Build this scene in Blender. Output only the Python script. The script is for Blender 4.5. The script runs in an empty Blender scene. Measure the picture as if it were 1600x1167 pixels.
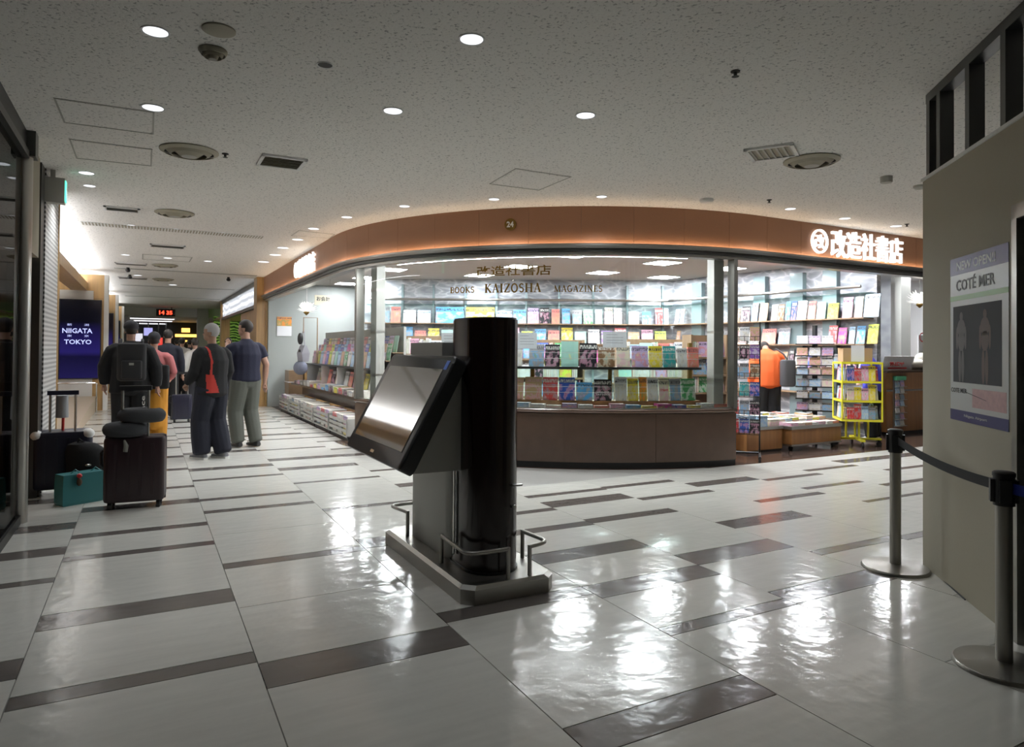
import bpy, bmesh, math, random
from mathutils import Vector, Matrix
random.seed(7)
SC = bpy.context.scene
COL = SC.collection

# ------------------------------------------------------------------ camera
F = 1067.0; CX, CY = 800.0, 533.5; H = 1.395
YAW, PIT, ROL = .4934, .0124, .0074
FW = Vector((math.sin(YAW)*math.cos(PIT), math.cos(YAW)*math.cos(PIT), math.sin(PIT)))
_r = Vector((math.cos(YAW), -math.sin(YAW), 0)); _u = _r.cross(FW)
RT = _r*math.cos(ROL) + _u*math.sin(ROL); UP = RT.cross(FW)
CAM = Vector((0, 0, H))
cd = bpy.data.cameras.new('camera'); cam = bpy.data.objects.new('camera', cd); COL.objects.link(cam)
cd.sensor_fit = 'HORIZONTAL'; cd.sensor_width = 36.0; cd.lens = 36.0*F/1600.0
cd.shift_y = -50.0/1600.0; cd.clip_start = .05; cd.clip_end = 200
cam.matrix_world = Matrix(((RT.x, UP.x, -FW.x, CAM.x), (RT.y, UP.y, -FW.y, CAM.y), (RT.z, UP.z, -FW.z, CAM.z), (0, 0, 0, 1)))
SC.camera = cam
# ------------------------------------------------------------------ world, exposure
w = bpy.data.worlds.new('world'); SC.world = w; w.use_nodes = True
w.node_tree.nodes['Background'].inputs[0].default_value = (.75, .78, .85, 1)
w.node_tree.nodes['Background'].inputs[1].default_value = .035
SC.view_settings.view_transform = 'Standard'; SC.view_settings.look = 'None'
SC.view_settings.exposure = 0.08; SC.view_settings.gamma = 1.0; SC.view_settings.use_curve_mapping = False
SC.cycles.use_denoising = True
SC.cycles.max_bounces = 8; SC.cycles.diffuse_bounces = 4; SC.cycles.glossy_bounces = 4
SC.cycles.transparent_max_bounces = 16; SC.cycles.caustics_reflective = False; SC.cycles.caustics_refractive = False
SC.cycles.sample_clamp_indirect = 4.0
PANEL_E = 84.0      # shop ceiling panels
DOWN_E = 1.6        # corridor downlight lenses
SPOT_W = 27.0       # corridor downlight lamps
STRIP_E = 16.0       # strip washing the fascia
COVE_E = 14.0        # cove over the wooden bays
LETTER_E = 1.3

# ------------------------------------------------------------------ pixel -> place
def ray(px, py): return (FW*F + RT*(px-CX) - UP*(py-CY)).normalized()
def onz(px, py, z=0.0):
    d = ray(px, py); return CAM + d*((z-H)/d.z)
def xpl(px, py, X):
    d = ray(px, py); return CAM + d*(X/d.x)
def ypl(px, py, Y):
    d = ray(px, py); return CAM + d*(Y/d.y)
def atdepth(px, py, dep):
    d = ray(px, py); return CAM + d*(dep/d.dot(FW))
CC = Vector((6.8, 10.35, 0)); CR = 4.3
def circ(px, py, R):
    d = ray(px, py); a = d.x**2+d.y**2; b = 2*(d.x*(-CC.x)+d.y*(-CC.y)); c = CC.x**2+CC.y**2-R*R
    t = (-b-math.sqrt(max(0, b*b-4*a*c)))/(2*a); return CAM+d*t
def onplane(px, py, p0, n):
    d = ray(px, py); return CAM + d*((p0-CAM).dot(n)/d.dot(n))
ARC = CR*math.pi/2
def path(s, off=0.0):
    """shop front line: straight along the corridor, round the corner, straight again"""
    if s < 0: p, n = Vector((CC.x-CR, CC.y-s, 0)), Vector((-1, 0, 0))
    elif s > ARC: p, n = Vector((CC.x+s-ARC, CC.y-CR, 0)), Vector((0, -1, 0))
    else:
        a = math.pi+s/CR; n = Vector((math.cos(a), math.sin(a), 0)); p = CC+n*CR
    return p+n*off, n
def s_of(p): 
    a = math.atan2(p.y-CC.y, p.x-CC.x)
    if a < 0: a += 2*math.pi
    return (a-math.pi)*CR

# ------------------------------------------------------------------ materials
M = {}
def mat(name, col, rough=.5, metal=0.0, emit=None, es=0.0, bump=0.0, bscale=60.0, var=0.0, spec=.5, coat=0.0):
    if name in M: return M[name]
    m = bpy.data.materials.new(name); m.use_nodes = True; nt = m.node_tree
    b = nt.nodes['Principled BSDF']
    b.inputs['Base Color'].default_value = (*col, 1); b.inputs['Roughness'].default_value = rough
    b.inputs['Metallic'].default_value = metal; b.inputs['Specular IOR Level'].default_value = spec
    b.inputs['Coat Weight'].default_value = coat; b.inputs['Coat Roughness'].default_value = .05
    if emit: b.inputs['Emission Color'].default_value = (*emit, 1); b.inputs['Emission Strength'].default_value = es
    tc = nt.nodes.new('ShaderNodeTexCoord')
    nz = nt.nodes.new('ShaderNodeTexNoise'); nz.inputs['Scale'].default_value = bscale; nz.inputs['Detail'].default_value = 4
    nt.links.new(tc.outputs['Object'], nz.inputs['Vector'])
    if var:
        mx = nt.nodes.new('ShaderNodeMix'); mx.data_type = 'RGBA'
        mx.inputs[6].default_value = (*[c*(1-var) for c in col], 1); mx.inputs[7].default_value = (*[min(1, c*(1+var)) for c in col], 1)
        nt.links.new(nz.outputs['Fac'], mx.inputs[0]); nt.links.new(mx.outputs[2], b.inputs['Base Color'])
    if bump:
        bp = nt.nodes.new('ShaderNodeBump'); bp.inputs['Strength'].default_value = bump; bp.inputs['Distance'].default_value = .01
        nt.links.new(nz.outputs['Fac'], bp.inputs['Height']); nt.links.new(bp.outputs['Normal'], b.inputs['Normal'])
    M[name] = m; return m
def nodes(m): return m.node_tree.nodes, m.node_tree.links, m.node_tree.nodes['Principled BSDF']
def ramp(N, stops):
    r = N.new('ShaderNodeValToRGB'); e = r.color_ramp.elements
    e[0].position, e[0].color = stops[0][0], (*stops[0][1], 1); e[1].position, e[1].color = stops[-1][0], (*stops[-1][1], 1)
    for p, c in stops[1:-1]:
        x = e.new(p); x.color = (*c, 1)
    return r
def glass(name, tint, refl=1.0):
    m = bpy.data.materials.new(name); m.use_nodes = True; N = m.node_tree.nodes; L = m.node_tree.links
    N.remove(N['Principled BSDF']); o = N['Material Output']
    t = N.new('ShaderNodeBsdfTransparent'); t.inputs[0].default_value = (*tint, 1)
    g = N.new('ShaderNodeBsdfGlossy'); g.inputs['Roughness'].default_value = .01; g.inputs[0].default_value = (refl, refl, refl, 1)
    lw = N.new('ShaderNodeLayerWeight'); lw.inputs[0].default_value = .5
    pw = N.new('ShaderNodeMath'); pw.operation = 'POWER'; pw.inputs[1].default_value = 5; L.new(lw.outputs['Facing'], pw.inputs[0])
    f = N.new('ShaderNodeMath'); f.operation = 'MULTIPLY_ADD'; f.inputs[1].default_value = .9; f.inputs[2].default_value = .035; L.new(pw.outputs[0], f.inputs[0])
    x = N.new('ShaderNodeMixShader'); L.new(f.outputs[0], x.inputs[0]); L.new(t.outputs[0], x.inputs[1]); L.new(g.outputs[0], x.inputs[2])
    L.new(x.outputs[0], o.inputs[0]); M[name] = m; return m
glass('glass', (.96, .98, .97)); glass('glass_green', (.80, .92, .89)); glass('glass_dark', (.35, .36, .36), .35)
# white floor tile: faint streaks along the tile and a polish that is not quite flat
def tile_mat(name, col, rough):
    m = mat(name, col, rough, spec=.30); N, L, B = nodes(m)
    tc = N.new('ShaderNodeTexCoord'); mp = N.new('ShaderNodeMapping'); mp.inputs['Scale'].default_value = (1.2, 9, 1)
    nz = N.new('ShaderNodeTexNoise'); nz.inputs['Scale'].default_value = 2.2; nz.inputs['Detail'].default_value = 6
    gm = N.new('ShaderNodeNewGeometry')
    L.new(gm.outputs['Position'], mp.inputs['Vector']); L.new(mp.outputs[0], nz.inputs['Vector'])
    r = ramp(N, [(.3, [c*.94 for c in col]), (.55, col), (.8, [min(1, c*1.06) for c in col])])
    L.new(nz.outputs['Fac'], r.inputs[0]); L.new(r.outputs[0], B.inputs['Base Color'])
    n2 = N.new('ShaderNodeTexNoise'); n2.inputs['Scale'].default_value = 9.0; n2.inputs['Detail'].default_value = 2
    L.new(gm.outputs['Position'], n2.inputs['Vector'])
    bp = N.new('ShaderNodeBump'); bp.inputs['Strength'].default_value = .24; bp.inputs['Distance'].default_value = .012
    L.new(n2.outputs['Fac'], bp.inputs['Height']); L.new(bp.outputs[0], B.inputs['Normal'])
    return m
tile_mat('tile_white', (.66, .65, .60), .14); tile_mat('tile_dark', (.145, .128, .118), .16)
mat('grout', (.30, .29, .27), .6)
def ceil_mat():
    m = mat('ceiling_board', (.62, .60, .56), .95, spec=.1); N, L, B = nodes(m)
    gm = N.new('ShaderNodeNewGeometry')
    mp = N.new('ShaderNodeMapping'); mp.inputs['Rotation'].default_value = (0, 0, .6); mp.inputs['Scale'].default_value = (1, 1, 1)
    L.new(gm.outputs['Position'], mp.inputs[0])
    nz = N.new('ShaderNodeTexNoise'); nz.inputs['Scale'].default_value = 52; nz.inputs['Detail'].default_value = 2.5; nz.inputs['Distortion'].default_value = .6
    L.new(mp.outputs[0], nz.inputs['Vector'])
    r = ramp(N, [(.33, (.46, .45, .43)), (.41, (.87, .85, .81)), (1.0, (.89, .87, .83))])
    L.new(nz.outputs['Fac'], r.inputs[0]); L.new(r.outputs[0], B.inputs['Base Color'])
    bp = N.new('ShaderNodeBump'); bp.inputs['Strength'].default_value = .5; bp.inputs['Distance'].default_value = .006
    L.new(nz.outputs['Fac'], bp.inputs['Height']); L.new(bp.outputs[0], B.inputs['Normal'])
ceil_mat()
def wood(name, col, scale=(2, 30, 2), rough=.35):
    m = mat(name, col, rough); N, L, B = nodes(m)
    tc = N.new('ShaderNodeTexCoord'); mp = N.new('ShaderNodeMapping'); mp.inputs['Scale'].default_value = scale
    L.new(tc.outputs['Object'], mp.inputs[0])
    nz = N.new('ShaderNodeTexNoise'); nz.inputs['Scale'].default_value = 1.5; nz.inputs['Detail'].default_value = 5
    L.new(mp.outputs[0], nz.inputs['Vector'])
    r = ramp(N, [(.3, [c*.72 for c in col]), (.7, col)]); L.new(nz.outputs['Fac'], r.inputs[0]); L.new(r.outputs[0], B.inputs['Base Color'])
wood('wood_oak', (.52, .32, .13), (14, 14, .8)); wood('wood_brown', (.36, .17, .06), (12, 12, .8)); wood('wood_dark', (.09, .055, .035), (3, 20, 3), .2)
wood('shop_floor', (.115, .075, .06), (1.2, 9, 1), .12); wood('wood_shelf', (.33, .22, .13), (2, 20, 2))
mat('copper', (.30, .155, .09), .5, .2, bump=.25, bscale=160, var=.12)
mat('shop_base', (.115, .072, .052), .22, var=.12, bscale=7)
mat('steel', (.52, .51, .48), .28, .95, bump=.03, bscale=220); mat('steel_brushed', (.36, .35, .32), .34, .9, bump=.05, bscale=160)
mat('steel_dark', (.10, .10, .095), .35, .8); mat('black_metal', (.018, .018, .018), .4, .3); mat('chrome', (.72, .72, .7), .12, 1.0)
mat('white_paint', (.78, .77, .74), .55, bump=.05); mat('wall_cream', (.36, .33, .255), .72, bump=.04, bscale=90, var=.03)
mat('white_wall', (.74, .74, .73), .6); mat('vent_grey', (.40, .39, .35), .55); mat('vent_dark', (.05, .05, .045), .7); mat('vent_beige', (.36, .33, .25), .6)
mat('kiosk_brown', (.016, .009, .007), .16); mat('kiosk_black', (.012, .012, .013), .32); mat('kiosk_grey', (.42, .42, .39), .38, .2)
mat('screen_glass', (.02, .022, .035), .06, spec=.9, coat=1.0); mat('blue_sticker', (.05, .16, .62), .4)
mat('gold', (.20, .12, .025), .4, .8); mat('letter_white', (.95, .95, .95), .4, emit=(1, .99, .97), es=LETTER_E)
mat('lamp_panel', (1, 1, 1), .5, emit=(.93, .96, 1.0), es=PANEL_E); mat('lamp_down', (1, 1, 1), .5, emit=(.90, .93, 1.0), es=DOWN_E)
mat('lamp_small', (1, 1, 1), .5, emit=(1, .96, .9), es=2.0)
mat('lamp_strip', (1, .8, .6), .5, emit=(1.0, .72, .47), es=STRIP_E); mat('lamp_cove', (1, 1, 1), .5, emit=(.92, .95, 1.0), es=COVE_E)
mat('fill_window', (1, 1, 1), .5, emit=(.95, .97, 1.0), es=120.0)  # glow of the added fill strip above the window books
mat('reflector', (.62, .64, .68), .25, .4)
mat('plastic_white', (.80, .80, .78), .4); mat('plastic_black', (.015, .015, .016), .45); mat('rubber', (.02, .02, .02), .7)
mat('paper', (.84, .85, .86), .7); mat('paper_pages', (.72, .69, .62), .8, var=.08, bscale=300); mat('red', (.62, .03, .03), .5); mat('green_sign', (.05, .5, .30), .4, emit=(.1, .8, .5), es=1.6)
mat('belt_black', (.005, .005, .006), .85); mat('belt_blue', (.02, .04, .30), .7); mat('yellow_paint', (.80, .74, .04), .35)
mat('led_red', (.6, .02, .01), .4, emit=(1, .05, .02), es=4.0)
def swirl():
    m = mat('swirl_wall', (.6, .62, .66), .4); N, L, B = nodes(m)
    gm = N.new('ShaderNodeNewGeometry'); mp = N.new('ShaderNodeMapping'); mp.inputs['Scale'].default_value = (1.6, 1.6, 4.2)
    mp.inputs['Rotation'].default_value = (.25, .3, 0); L.new(gm.outputs['Position'], mp.inputs[0])
    nz = N.new('ShaderNodeTexNoise'); nz.inputs['Scale'].default_value = 1.3; nz.inputs['Detail'].default_value = 2
    L.new(mp.outputs[0], nz.inputs['Vector'])
    v = N.new('ShaderNodeTexVoronoi'); v.feature = 'DISTANCE_TO_EDGE'; v.inputs['Scale'].default_value = 1.5
    ad = N.new('ShaderNodeVectorMath'); ad.operation = 'ADD'; L.new(mp.outputs[0], ad.inputs[0]); L.new(nz.outputs['Color'], ad.inputs[1]); L.new(ad.outputs[0], v.inputs['Vector'])
    r = ramp(N, [(0.0, (.64, .65, .68)), (.10, (.40, .42, .46)), (.45, (.23, .245, .28))])
    L.new(v.outputs['Distance'], r.inputs[0]); L.new(r.outputs[0], B.inputs['Base Color'])
swirl()
def perforated():
    m = mat('perforated_panel', (.66, .65, .63), .5); N, L, B = nodes(m)
    gm = N.new('ShaderNodeNewGeometry'); mp = N.new('ShaderNodeMapping'); mp.inputs['Scale'].default_value = (0, 22, 22); L.new(gm.outputs['Position'], mp.inputs[0])
    v = N.new('ShaderNodeTexVoronoi'); v.inputs['Scale'].default_value = 1; v.inputs['Randomness'].default_value = 0
    L.new(mp.outputs[0], v.inputs['Vector'])
    r = ramp(N, [(.26, (.10, .095, .09)), (.32, (.66, .65, .63))]); L.new(v.outputs['Distance'], r.inputs[0]); L.new(r.outputs[0], B.inputs['Base Color'])
perforated()
def leaves():
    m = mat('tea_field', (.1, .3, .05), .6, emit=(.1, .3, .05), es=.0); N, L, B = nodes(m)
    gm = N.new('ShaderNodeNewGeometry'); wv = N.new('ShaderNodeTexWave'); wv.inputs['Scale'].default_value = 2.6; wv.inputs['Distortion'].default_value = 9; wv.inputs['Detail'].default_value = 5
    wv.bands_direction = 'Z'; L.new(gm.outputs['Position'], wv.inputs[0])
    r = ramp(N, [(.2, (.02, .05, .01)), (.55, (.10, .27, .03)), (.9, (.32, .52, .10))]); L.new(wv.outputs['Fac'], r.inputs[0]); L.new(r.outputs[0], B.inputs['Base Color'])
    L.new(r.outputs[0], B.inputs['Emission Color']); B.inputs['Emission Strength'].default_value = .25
leaves()
def louvre():
    m = mat('light_box', (.8, .82, .86), .5); N, L, B = nodes(m)
    gm = N.new('ShaderNodeNewGeometry'); wv = N.new('ShaderNodeTexWave'); wv.inputs['Scale'].default_value = 1.6; wv.inputs['Distortion'].default_value = 5; wv.inputs['Detail'].default_value = 2
    wv.bands_direction = 'Z'; L.new(gm.outputs['Position'], wv.inputs[0])
    r = ramp(N, [(.2, (.40, .43, .48)), (.8, (.9, .93, 1.0))]); L.new(wv.outputs['Fac'], r.inputs[0]); L.new(r.outputs[0], B.inputs['Emission Color']); B.inputs['Emission Strength'].default_value = 1.1
louvre()
def thin_paper():
    m = mat('thin_paper', (.86, .87, .88), .8); N, L, B = nodes(m); o = N['Material Output']; t = N.new('ShaderNodeBsdfTranslucent'); t.inputs[0].default_value = (.80, .82, .84, 1)
    x = N.new('ShaderNodeMixShader'); x.inputs[0].default_value = .65; L.new(B.outputs[0], x.inputs[1]); L.new(t.outputs[0], x.inputs[2]); L.new(x.outputs[0], o.inputs[0])
thin_paper()
# book covers: a ground colour, a title band, a picture in further colours; the noise starts elsewhere on every copy
COLORS = {'white': (.80, .80, .80), 'cream': (.78, .72, .56), 'pale blue': (.42, .62, .82), 'deep blue': (.04, .10, .42), 'sky blue': (.12, .42, .78),
          'red': (.60, .05, .05), 'coral': (.80, .24, .20), 'pink': (.80, .42, .56), 'magenta': (.65, .06, .34), 'yellow': (.85, .70, .06), 'lime': (.62, .74, .08),
          'green': (.08, .34, .12), 'mint': (.42, .70, .62), 'teal': (.04, .36, .36), 'purple': (.26, .12, .44), 'lilac': (.60, .48, .74), 'orange': (.82, .30, .04),
          'brown': (.22, .12, .06), 'grey': (.36, .36, .37), 'black': (.02, .02, .025), 'tan': (.55, .40, .22)}
def cover(cname):
    key = 'cover_'+cname.replace(' ', '_')
    if key in M: return M[key]
    c = COLORS[cname]; rr = random.Random(cname)
    m = mat(key, c, .28); N, L, B = nodes(m)
    a, b = [tuple(.55*x+.45*y for x, y in zip(COLORS[rr.choice(['white', 'cream', 'coral', 'sky blue', 'mint', 'yellow', 'pink', 'green', 'tan', 'grey'])], c)) for _ in range(2)]
    tc = N.new('ShaderNodeTexCoord'); oi = N.new('ShaderNodeObjectInfo')
    mul = N.new('ShaderNodeMath'); mul.operation = 'MULTIPLY'; mul.inputs[1].default_value = 37; L.new(oi.outputs['Random'], mul.inputs[0])
    cmb = N.new('ShaderNodeCombineXYZ'); L.new(mul.outputs[0], cmb.inputs[0]); L.new(mul.outputs[0], cmb.inputs[2])
    ad = N.new('ShaderNodeVectorMath'); ad.operation = 'ADD'; L.new(tc.outputs['Generated'], ad.inputs[0]); L.new(cmb.outputs[0], ad.inputs[1])
    nz = N.new('ShaderNodeTexNoise'); nz.inputs['Scale'].default_value = 3.0; nz.inputs['Detail'].default_value = 6; L.new(ad.outputs[0], nz.inputs['Vector'])
    r = ramp(N, [(.40, c), (.47, c), (.52, a), (.58, a), (.64, b), (.76, (.7, .7, .68))]); r.color_ramp.interpolation = 'LINEAR'
    L.new(nz.outputs['Fac'], r.inputs[0])
    sx = N.new('ShaderNodeSeparateXYZ'); L.new(tc.outputs['Generated'], sx.inputs[0])
    # title band: two lines of broken strokes high on the cover
    wv = N.new('ShaderNodeTexNoise'); wv.inputs['Scale'].default_value = 14; mp = N.new('ShaderNodeMapping'); mp.inputs['Scale'].default_value = (2.2, .1, .5); L.new(ad.outputs[0], mp.inputs[0]); L.new(mp.outputs[0], wv.inputs['Vector'])
    band = N.new('ShaderNodeMath'); band.operation = 'COMPARE'; band.inputs[1].default_value = .84; band.inputs[2].default_value = .075; L.new(sx.outputs[2], band.inputs[0])
    thr = N.new('ShaderNodeMath'); thr.operation = 'GREATER_THAN'; thr.inputs[1].default_value = .5; L.new(wv.outputs['Fac'], thr.inputs[0])
    both = N.new('ShaderNodeMath'); both.operation = 'MULTIPLY'; L.new(band.outputs[0], both.inputs[0]); L.new(thr.outputs[0], both.inputs[1])
    top = N.new('ShaderNodeMath'); top.operation = 'GREATER_THAN'; top.inputs[1].default_value = .70; L.new(sx.outputs[2], top.inputs[0])
    m1 = N.new('ShaderNodeMix'); m1.data_type = 'RGBA'; L.new(top.outputs[0], m1.inputs[0]); L.new(r.outputs[0], m1.inputs[6]); m1.inputs[7].default_value = (*c, 1)
    lum = sum(c)/3; tcol = (.05, .05, .07) if lum > .3 else (.85, .84, .8)
    if rr.random() < .4: tcol = a
    m2 = N.new('ShaderNodeMix'); m2.data_type = 'RGBA'; L.new(both.outputs[0], m2.inputs[0]); L.new(m1.outputs[2], m2.inputs[6]); m2.inputs[7].default_value = (*tcol, 1)
    L.new(m2.outputs[2], B.inputs['Base Color'])
    return m

# ------------------------------------------------------------------ mesh collecting
class MB:
    def __init__(s): s.v = []; s.f = []; s.mi = []; s.m = 0
    def add(s, vs, fs):
        o = len(s.v); s.v += [tuple(x) for x in vs]; s.f += [tuple(i+o for i in f) for f in fs]; s.mi += [s.m]*len(fs); return s
    def hexa(s, p): return s.add(p, [(0, 3, 2, 1), (4, 5, 6, 7), (0, 1, 5, 4), (1, 2, 6, 5), (2, 3, 7, 6), (3, 0, 4, 7)])
    def box(s, x0, x1, y0, y1, z0, z1): return s.hexa([(x0, y0, z0), (x1, y0, z0), (x1, y1, z0), (x0, y1, z0), (x0, y0, z1), (x1, y0, z1), (x1, y1, z1), (x0, y1, z1)])
    def obox(s, c, ux, uy, uz, a, b, d):
        c, ux, uy, uz = Vector(c), Vector(ux).normalized()*a, Vector(uy).normalized()*b, Vector(uz).normalized()*d
        return s.hexa([c-ux-uy-uz, c+ux-uy-uz, c+ux+uy-uz, c-ux+uy-uz, c-ux-uy+uz, c+ux-uy+uz, c+ux+uy+uz, c-ux+uy+uz])
    def prism(s, poly, z0, z1):
        n = len(poly); vs = [(x, y, z0) for x, y in poly]+[(x, y, z1) for x, y in poly]
        return s.add(vs, [tuple(range(n-1, -1, -1)), tuple(range(n, 2*n))]+[(i, (i+1) % n, n+(i+1) % n, n+i) for i in range(n)])
    def extr(s, poly3, vec):
        n = len(poly3); vec = Vector(vec); vs = [Vector(p) for p in poly3]; vs += [p+vec for p in vs]
        return s.add(vs, [tuple(range(n-1, -1, -1)), tuple(range(n, 2*n))]+[(i, (i+1) % n, n+(i+1) % n, n+i) for i in range(n)])
    def loft(s, rings, closed=True):
        k = len(rings[0]); vs = [p for r in rings for p in r]; fs = []
        for i in range(len(rings)-1):
            for j in range(k): fs.append((i*k+j, i*k+(j+1) % k, (i+1)*k+(j+1) % k, (i+1)*k+j))
        if closed: fs += [tuple(range(k-1, -1, -1)), tuple(range((len(rings)-1)*k, len(rings)*k))]
        return s.add(vs, fs)
    def tube(s, pts, r, seg=8):
        pts = [Vector(p) for p in pts]; rs = r if isinstance(r, (list, tuple)) else [r]*len(pts); rings = []; side = None
        for i, p in enumerate(pts):
            t = (pts[min(i+1, len(pts)-1)]-pts[max(i-1, 0)]).normalized()
            if side is None: side = t.cross(Vector((0, 0, 1))) if abs(t.z) < .9 else t.cross(Vector((1, 0, 0)))
            side = (side-t*side.dot(t)).normalized(); u = t.cross(side)
            rings.append([p+side*math.cos(2*math.pi*j/seg)*rs[i]+u*math.sin(2*math.pi*j/seg)*rs[i] for j in range(seg)])
        return s.loft(rings)
    def cyl(s, c, r, z0, z1, seg=20, r2=None):
        r2 = r if r2 is None else r2
        return s.loft([[(c[0]+r*math.cos(2*math.pi*j/seg), c[1]+r*math.sin(2*math.pi*j/seg), z0) for j in range(seg)], [(c[0]+r2*math.cos(2*math.pi*j/seg), c[1]+r2*math.sin(2*math.pi*j/seg), z1) for j in range(seg)]])
    def lathe(s, c, prof, seg=24):
        return s.loft([[(c[0]+r*math.cos(2*math.pi*j/seg), c[1]+r*math.sin(2*math.pi*j/seg), c[2]+z) for j in range(seg)] for r, z in prof])
    def ball(s, c, rx, ry, rz, seg=12, rg=8):
        rings = []
        for i in range(1, rg):
            a = math.pi*i/rg; rings.append([(c[0]+rx*math.sin(a)*math.cos(2*math.pi*j/seg), c[1]+ry*math.sin(a)*math.sin(2*math.pi*j/seg), c[2]-rz*math.cos(a)) for j in range(seg)])
        return s.loft(rings)
    def sweep(s, s0, s1, prof, step=.16):
        """profile [(outward, z)...] carried along the shop front line"""
        n = max(1, int(math.ceil((s1-s0)/step))) if (s1 > 0 and s0 < ARC) else 1
        ss = sorted(set([s0+(s1-s0)*i/n for i in range(n+1)]+[x for x in (0.0, ARC) if s0 < x < s1])); rings = []
        for q in ss:
            r = []
            for o, z in prof:
                p, _ = path(q, o); r.append((p.x, p.y, z))
            rings.append(r)
        return s.loft(rings)
    def mesh(s, name, mats, smooth=False):
        me = bpy.data.meshes.new(name); me.from_pydata(s.v, [], s.f); 
        for m in mats: me.materials.append(M[m] if isinstance(m, str) else m)
        me.polygons.foreach_set('material_index', s.mi)
        bm = bmesh.new(); bm.from_mesh(me); bmesh.ops.recalc_face_normals(bm, faces=bm.faces); bm.to_mesh(me); bm.free()
        if smooth:
            me.polygons.foreach_set('use_smooth', [True]*len(me.polygons)); me.set_sharp_from_angle(angle=math.radians(40))
        me.update(); return me
    def build(s, name, mats, parent=None, smooth=False):
        if not isinstance(mats, (list, tuple)): mats = [mats]
        return link(name, s.mesh(name, mats, smooth), parent)
def link(name, data, parent=None):
    o = bpy.data.objects.new(name, data); COL.objects.link(o)
    if parent: o.parent = parent; o.matrix_parent_inverse = parent_inv(parent)
    return o
def world_of(p):
    m = p.matrix_basis.copy()
    if p.parent: m = world_of(p.parent) @ p.matrix_parent_inverse @ m
    return m
def parent_inv(p): return world_of(p).inverted()
def tag(o, label=None, cat=None, group=None, kind=None):
    if label: o['label'] = label
    if cat: o['category'] = cat
    if group: o['group'] = group
    if kind: o['kind'] = kind
    return o
def empty(name, loc, label=None, cat=None, group=None, kind=None, rz=0.0):
    o = bpy.data.objects.new(name, None); COL.objects.link(o); o.location = loc; o.rotation_euler.z = rz; o.empty_display_size = .1
    return tag(o, label, cat, group, kind)
def struct(o, label=None): return tag(o, label, None, None, 'structure')
def text_mesh(s, w, h, depth=.0, bold=0.0, keep=False):
    cu = bpy.data.curves.new('t', 'FONT'); cu.body = s; cu.size = 1; cu.extrude = 0; cu.offset = bold; cu.resolution_u = 2
    o = bpy.data.objects.new('t', cu); COL.objects.link(o); dg = bpy.context.evaluated_depsgraph_get(); dg.update()
    me = bpy.data.meshes.new_from_object(o.evaluated_get(dg)); bpy.data.objects.remove(o); bpy.data.curves.remove(cu)
    xs = [v.co.x for v in me.vertices]; ys = [v.co.y for v in me.vertices]
    x0, x1, y0, y1 = min(xs), max(xs), min(ys), max(ys)
    sy = h/(y1-y0); sx = w/(x1-x0)
    if keep: sx = sy = min(sx, sy)
    out = []
    for v in me.vertices: out.append(((v.co.x-(x0+x1)/2)*sx, (v.co.y-(y0+y1)/2)*sy))
    fs = [tuple(p.vertices) for p in me.polygons]; bpy.data.meshes.remove(me)
    return out, fs
def text_on(name, s, mp, w, h, mt, parent, depth=.004, bold=0.0, keep=False):
    """mp(u, v, t) -> world point; letters get a thickness depth"""
    vs, fs = text_mesh(s, w, h, 0, bold, keep); b = MB(); n = len(vs)
    allv = [mp(u, v, depth) for u, v in vs]+[mp(u, v, 0) for u, v in vs]
    ed = {}
    for f in fs:
        for i in range(len(f)):
            e = (f[i], f[(i+1) % len(f)]); k = tuple(sorted(e)); ed[k] = None if k in ed else e
    sides = [(a, b_, b_+n, a+n) for e in ed.values() if e for a, b_ in [e]]
    b.add(allv, fs+[tuple(i+n for i in reversed(f)) for f in fs]+sides)
    o = b.build(name, [mt], parent); return o
def plane_map(c, ux, uz, n):
    c, ux, uz, n = Vector(c), Vector(ux).normalized(), Vector(uz).normalized(), Vector(n).normalized()
    return lambda u, v, t: c+ux*u+uz*v+n*t
def arc_map(s0, z0, off):
    def f(u, v, t):
        p, n = path(s0+u, off+t); return Vector((p.x, p.y, z0+v))
    return f
ZC = 3.10           # corridor ceiling
ZS = 2.965           # shop ceiling

# ================================================================== FLOOR
X0, TW = -.457, .915
fl = struct(MB().box(-9, 15, -7, 52, -.12, -.008).build('floor', 'grout'))
STR = {-1: [(3.52, 3.74), (4.86, 4.96), (5.48, 5.69), (6.22, 6.45)],
       0: [(1.9, 2.02), (3.22, 3.34), (4.05, 4.28), (5.28, 5.39), (5.88, 6.0), (6.78, 6.98), (7.54, 7.66), (8.64, 8.8), (9.65, 9.83)],
       1: [(1.6, 1.72), (2.95, 3.2), (4.66, 4.78), (6.28, 6.39), (6.80, 6.91), (7.84, 7.94), (8.49, 8.69)],
       2: [(1.95, 2.14), (3.24, 3.38), (4.70, 4.95), (5.93, 6.03), (7.25, 7.33), (8.1, 8.3)],
       3: [(1.1, 1.3), (2.59, 2.69), (3.16, 3.37), (3.83, 4.05), (4.52, 4.65), (5.08, 5.18), (6.62, 6.81), (7.6, 7.7)],
       4: [(.9, 1.0), (2.6, 2.80), (3.36, 3.60), (4.56, 4.70), (5.17, 5.40), (5.6, 5.7)],
       5: [(1.3, 1.4), (3.14, 3.24), (3.92, 4.14), (5.05, 5.15), (5.63, 5.74)],
       6: [(2.2, 2.4), (3.1, 3.2), (4.48, 4.58), (5.3, 5.5)], 7: [(2.0, 2.1), (4.04, 4.11), (4.70, 4.79), (5.2, 5.3)],
       8: [(2.6, 2.7), (3.6, 3.8), (4.45, 4.55), (5.4, 5.5)], 9: [(3.0, 3.2), (4.2, 4.3), (5.0, 5.1)]}
SHOPX = 2.66
tiles = []
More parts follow.
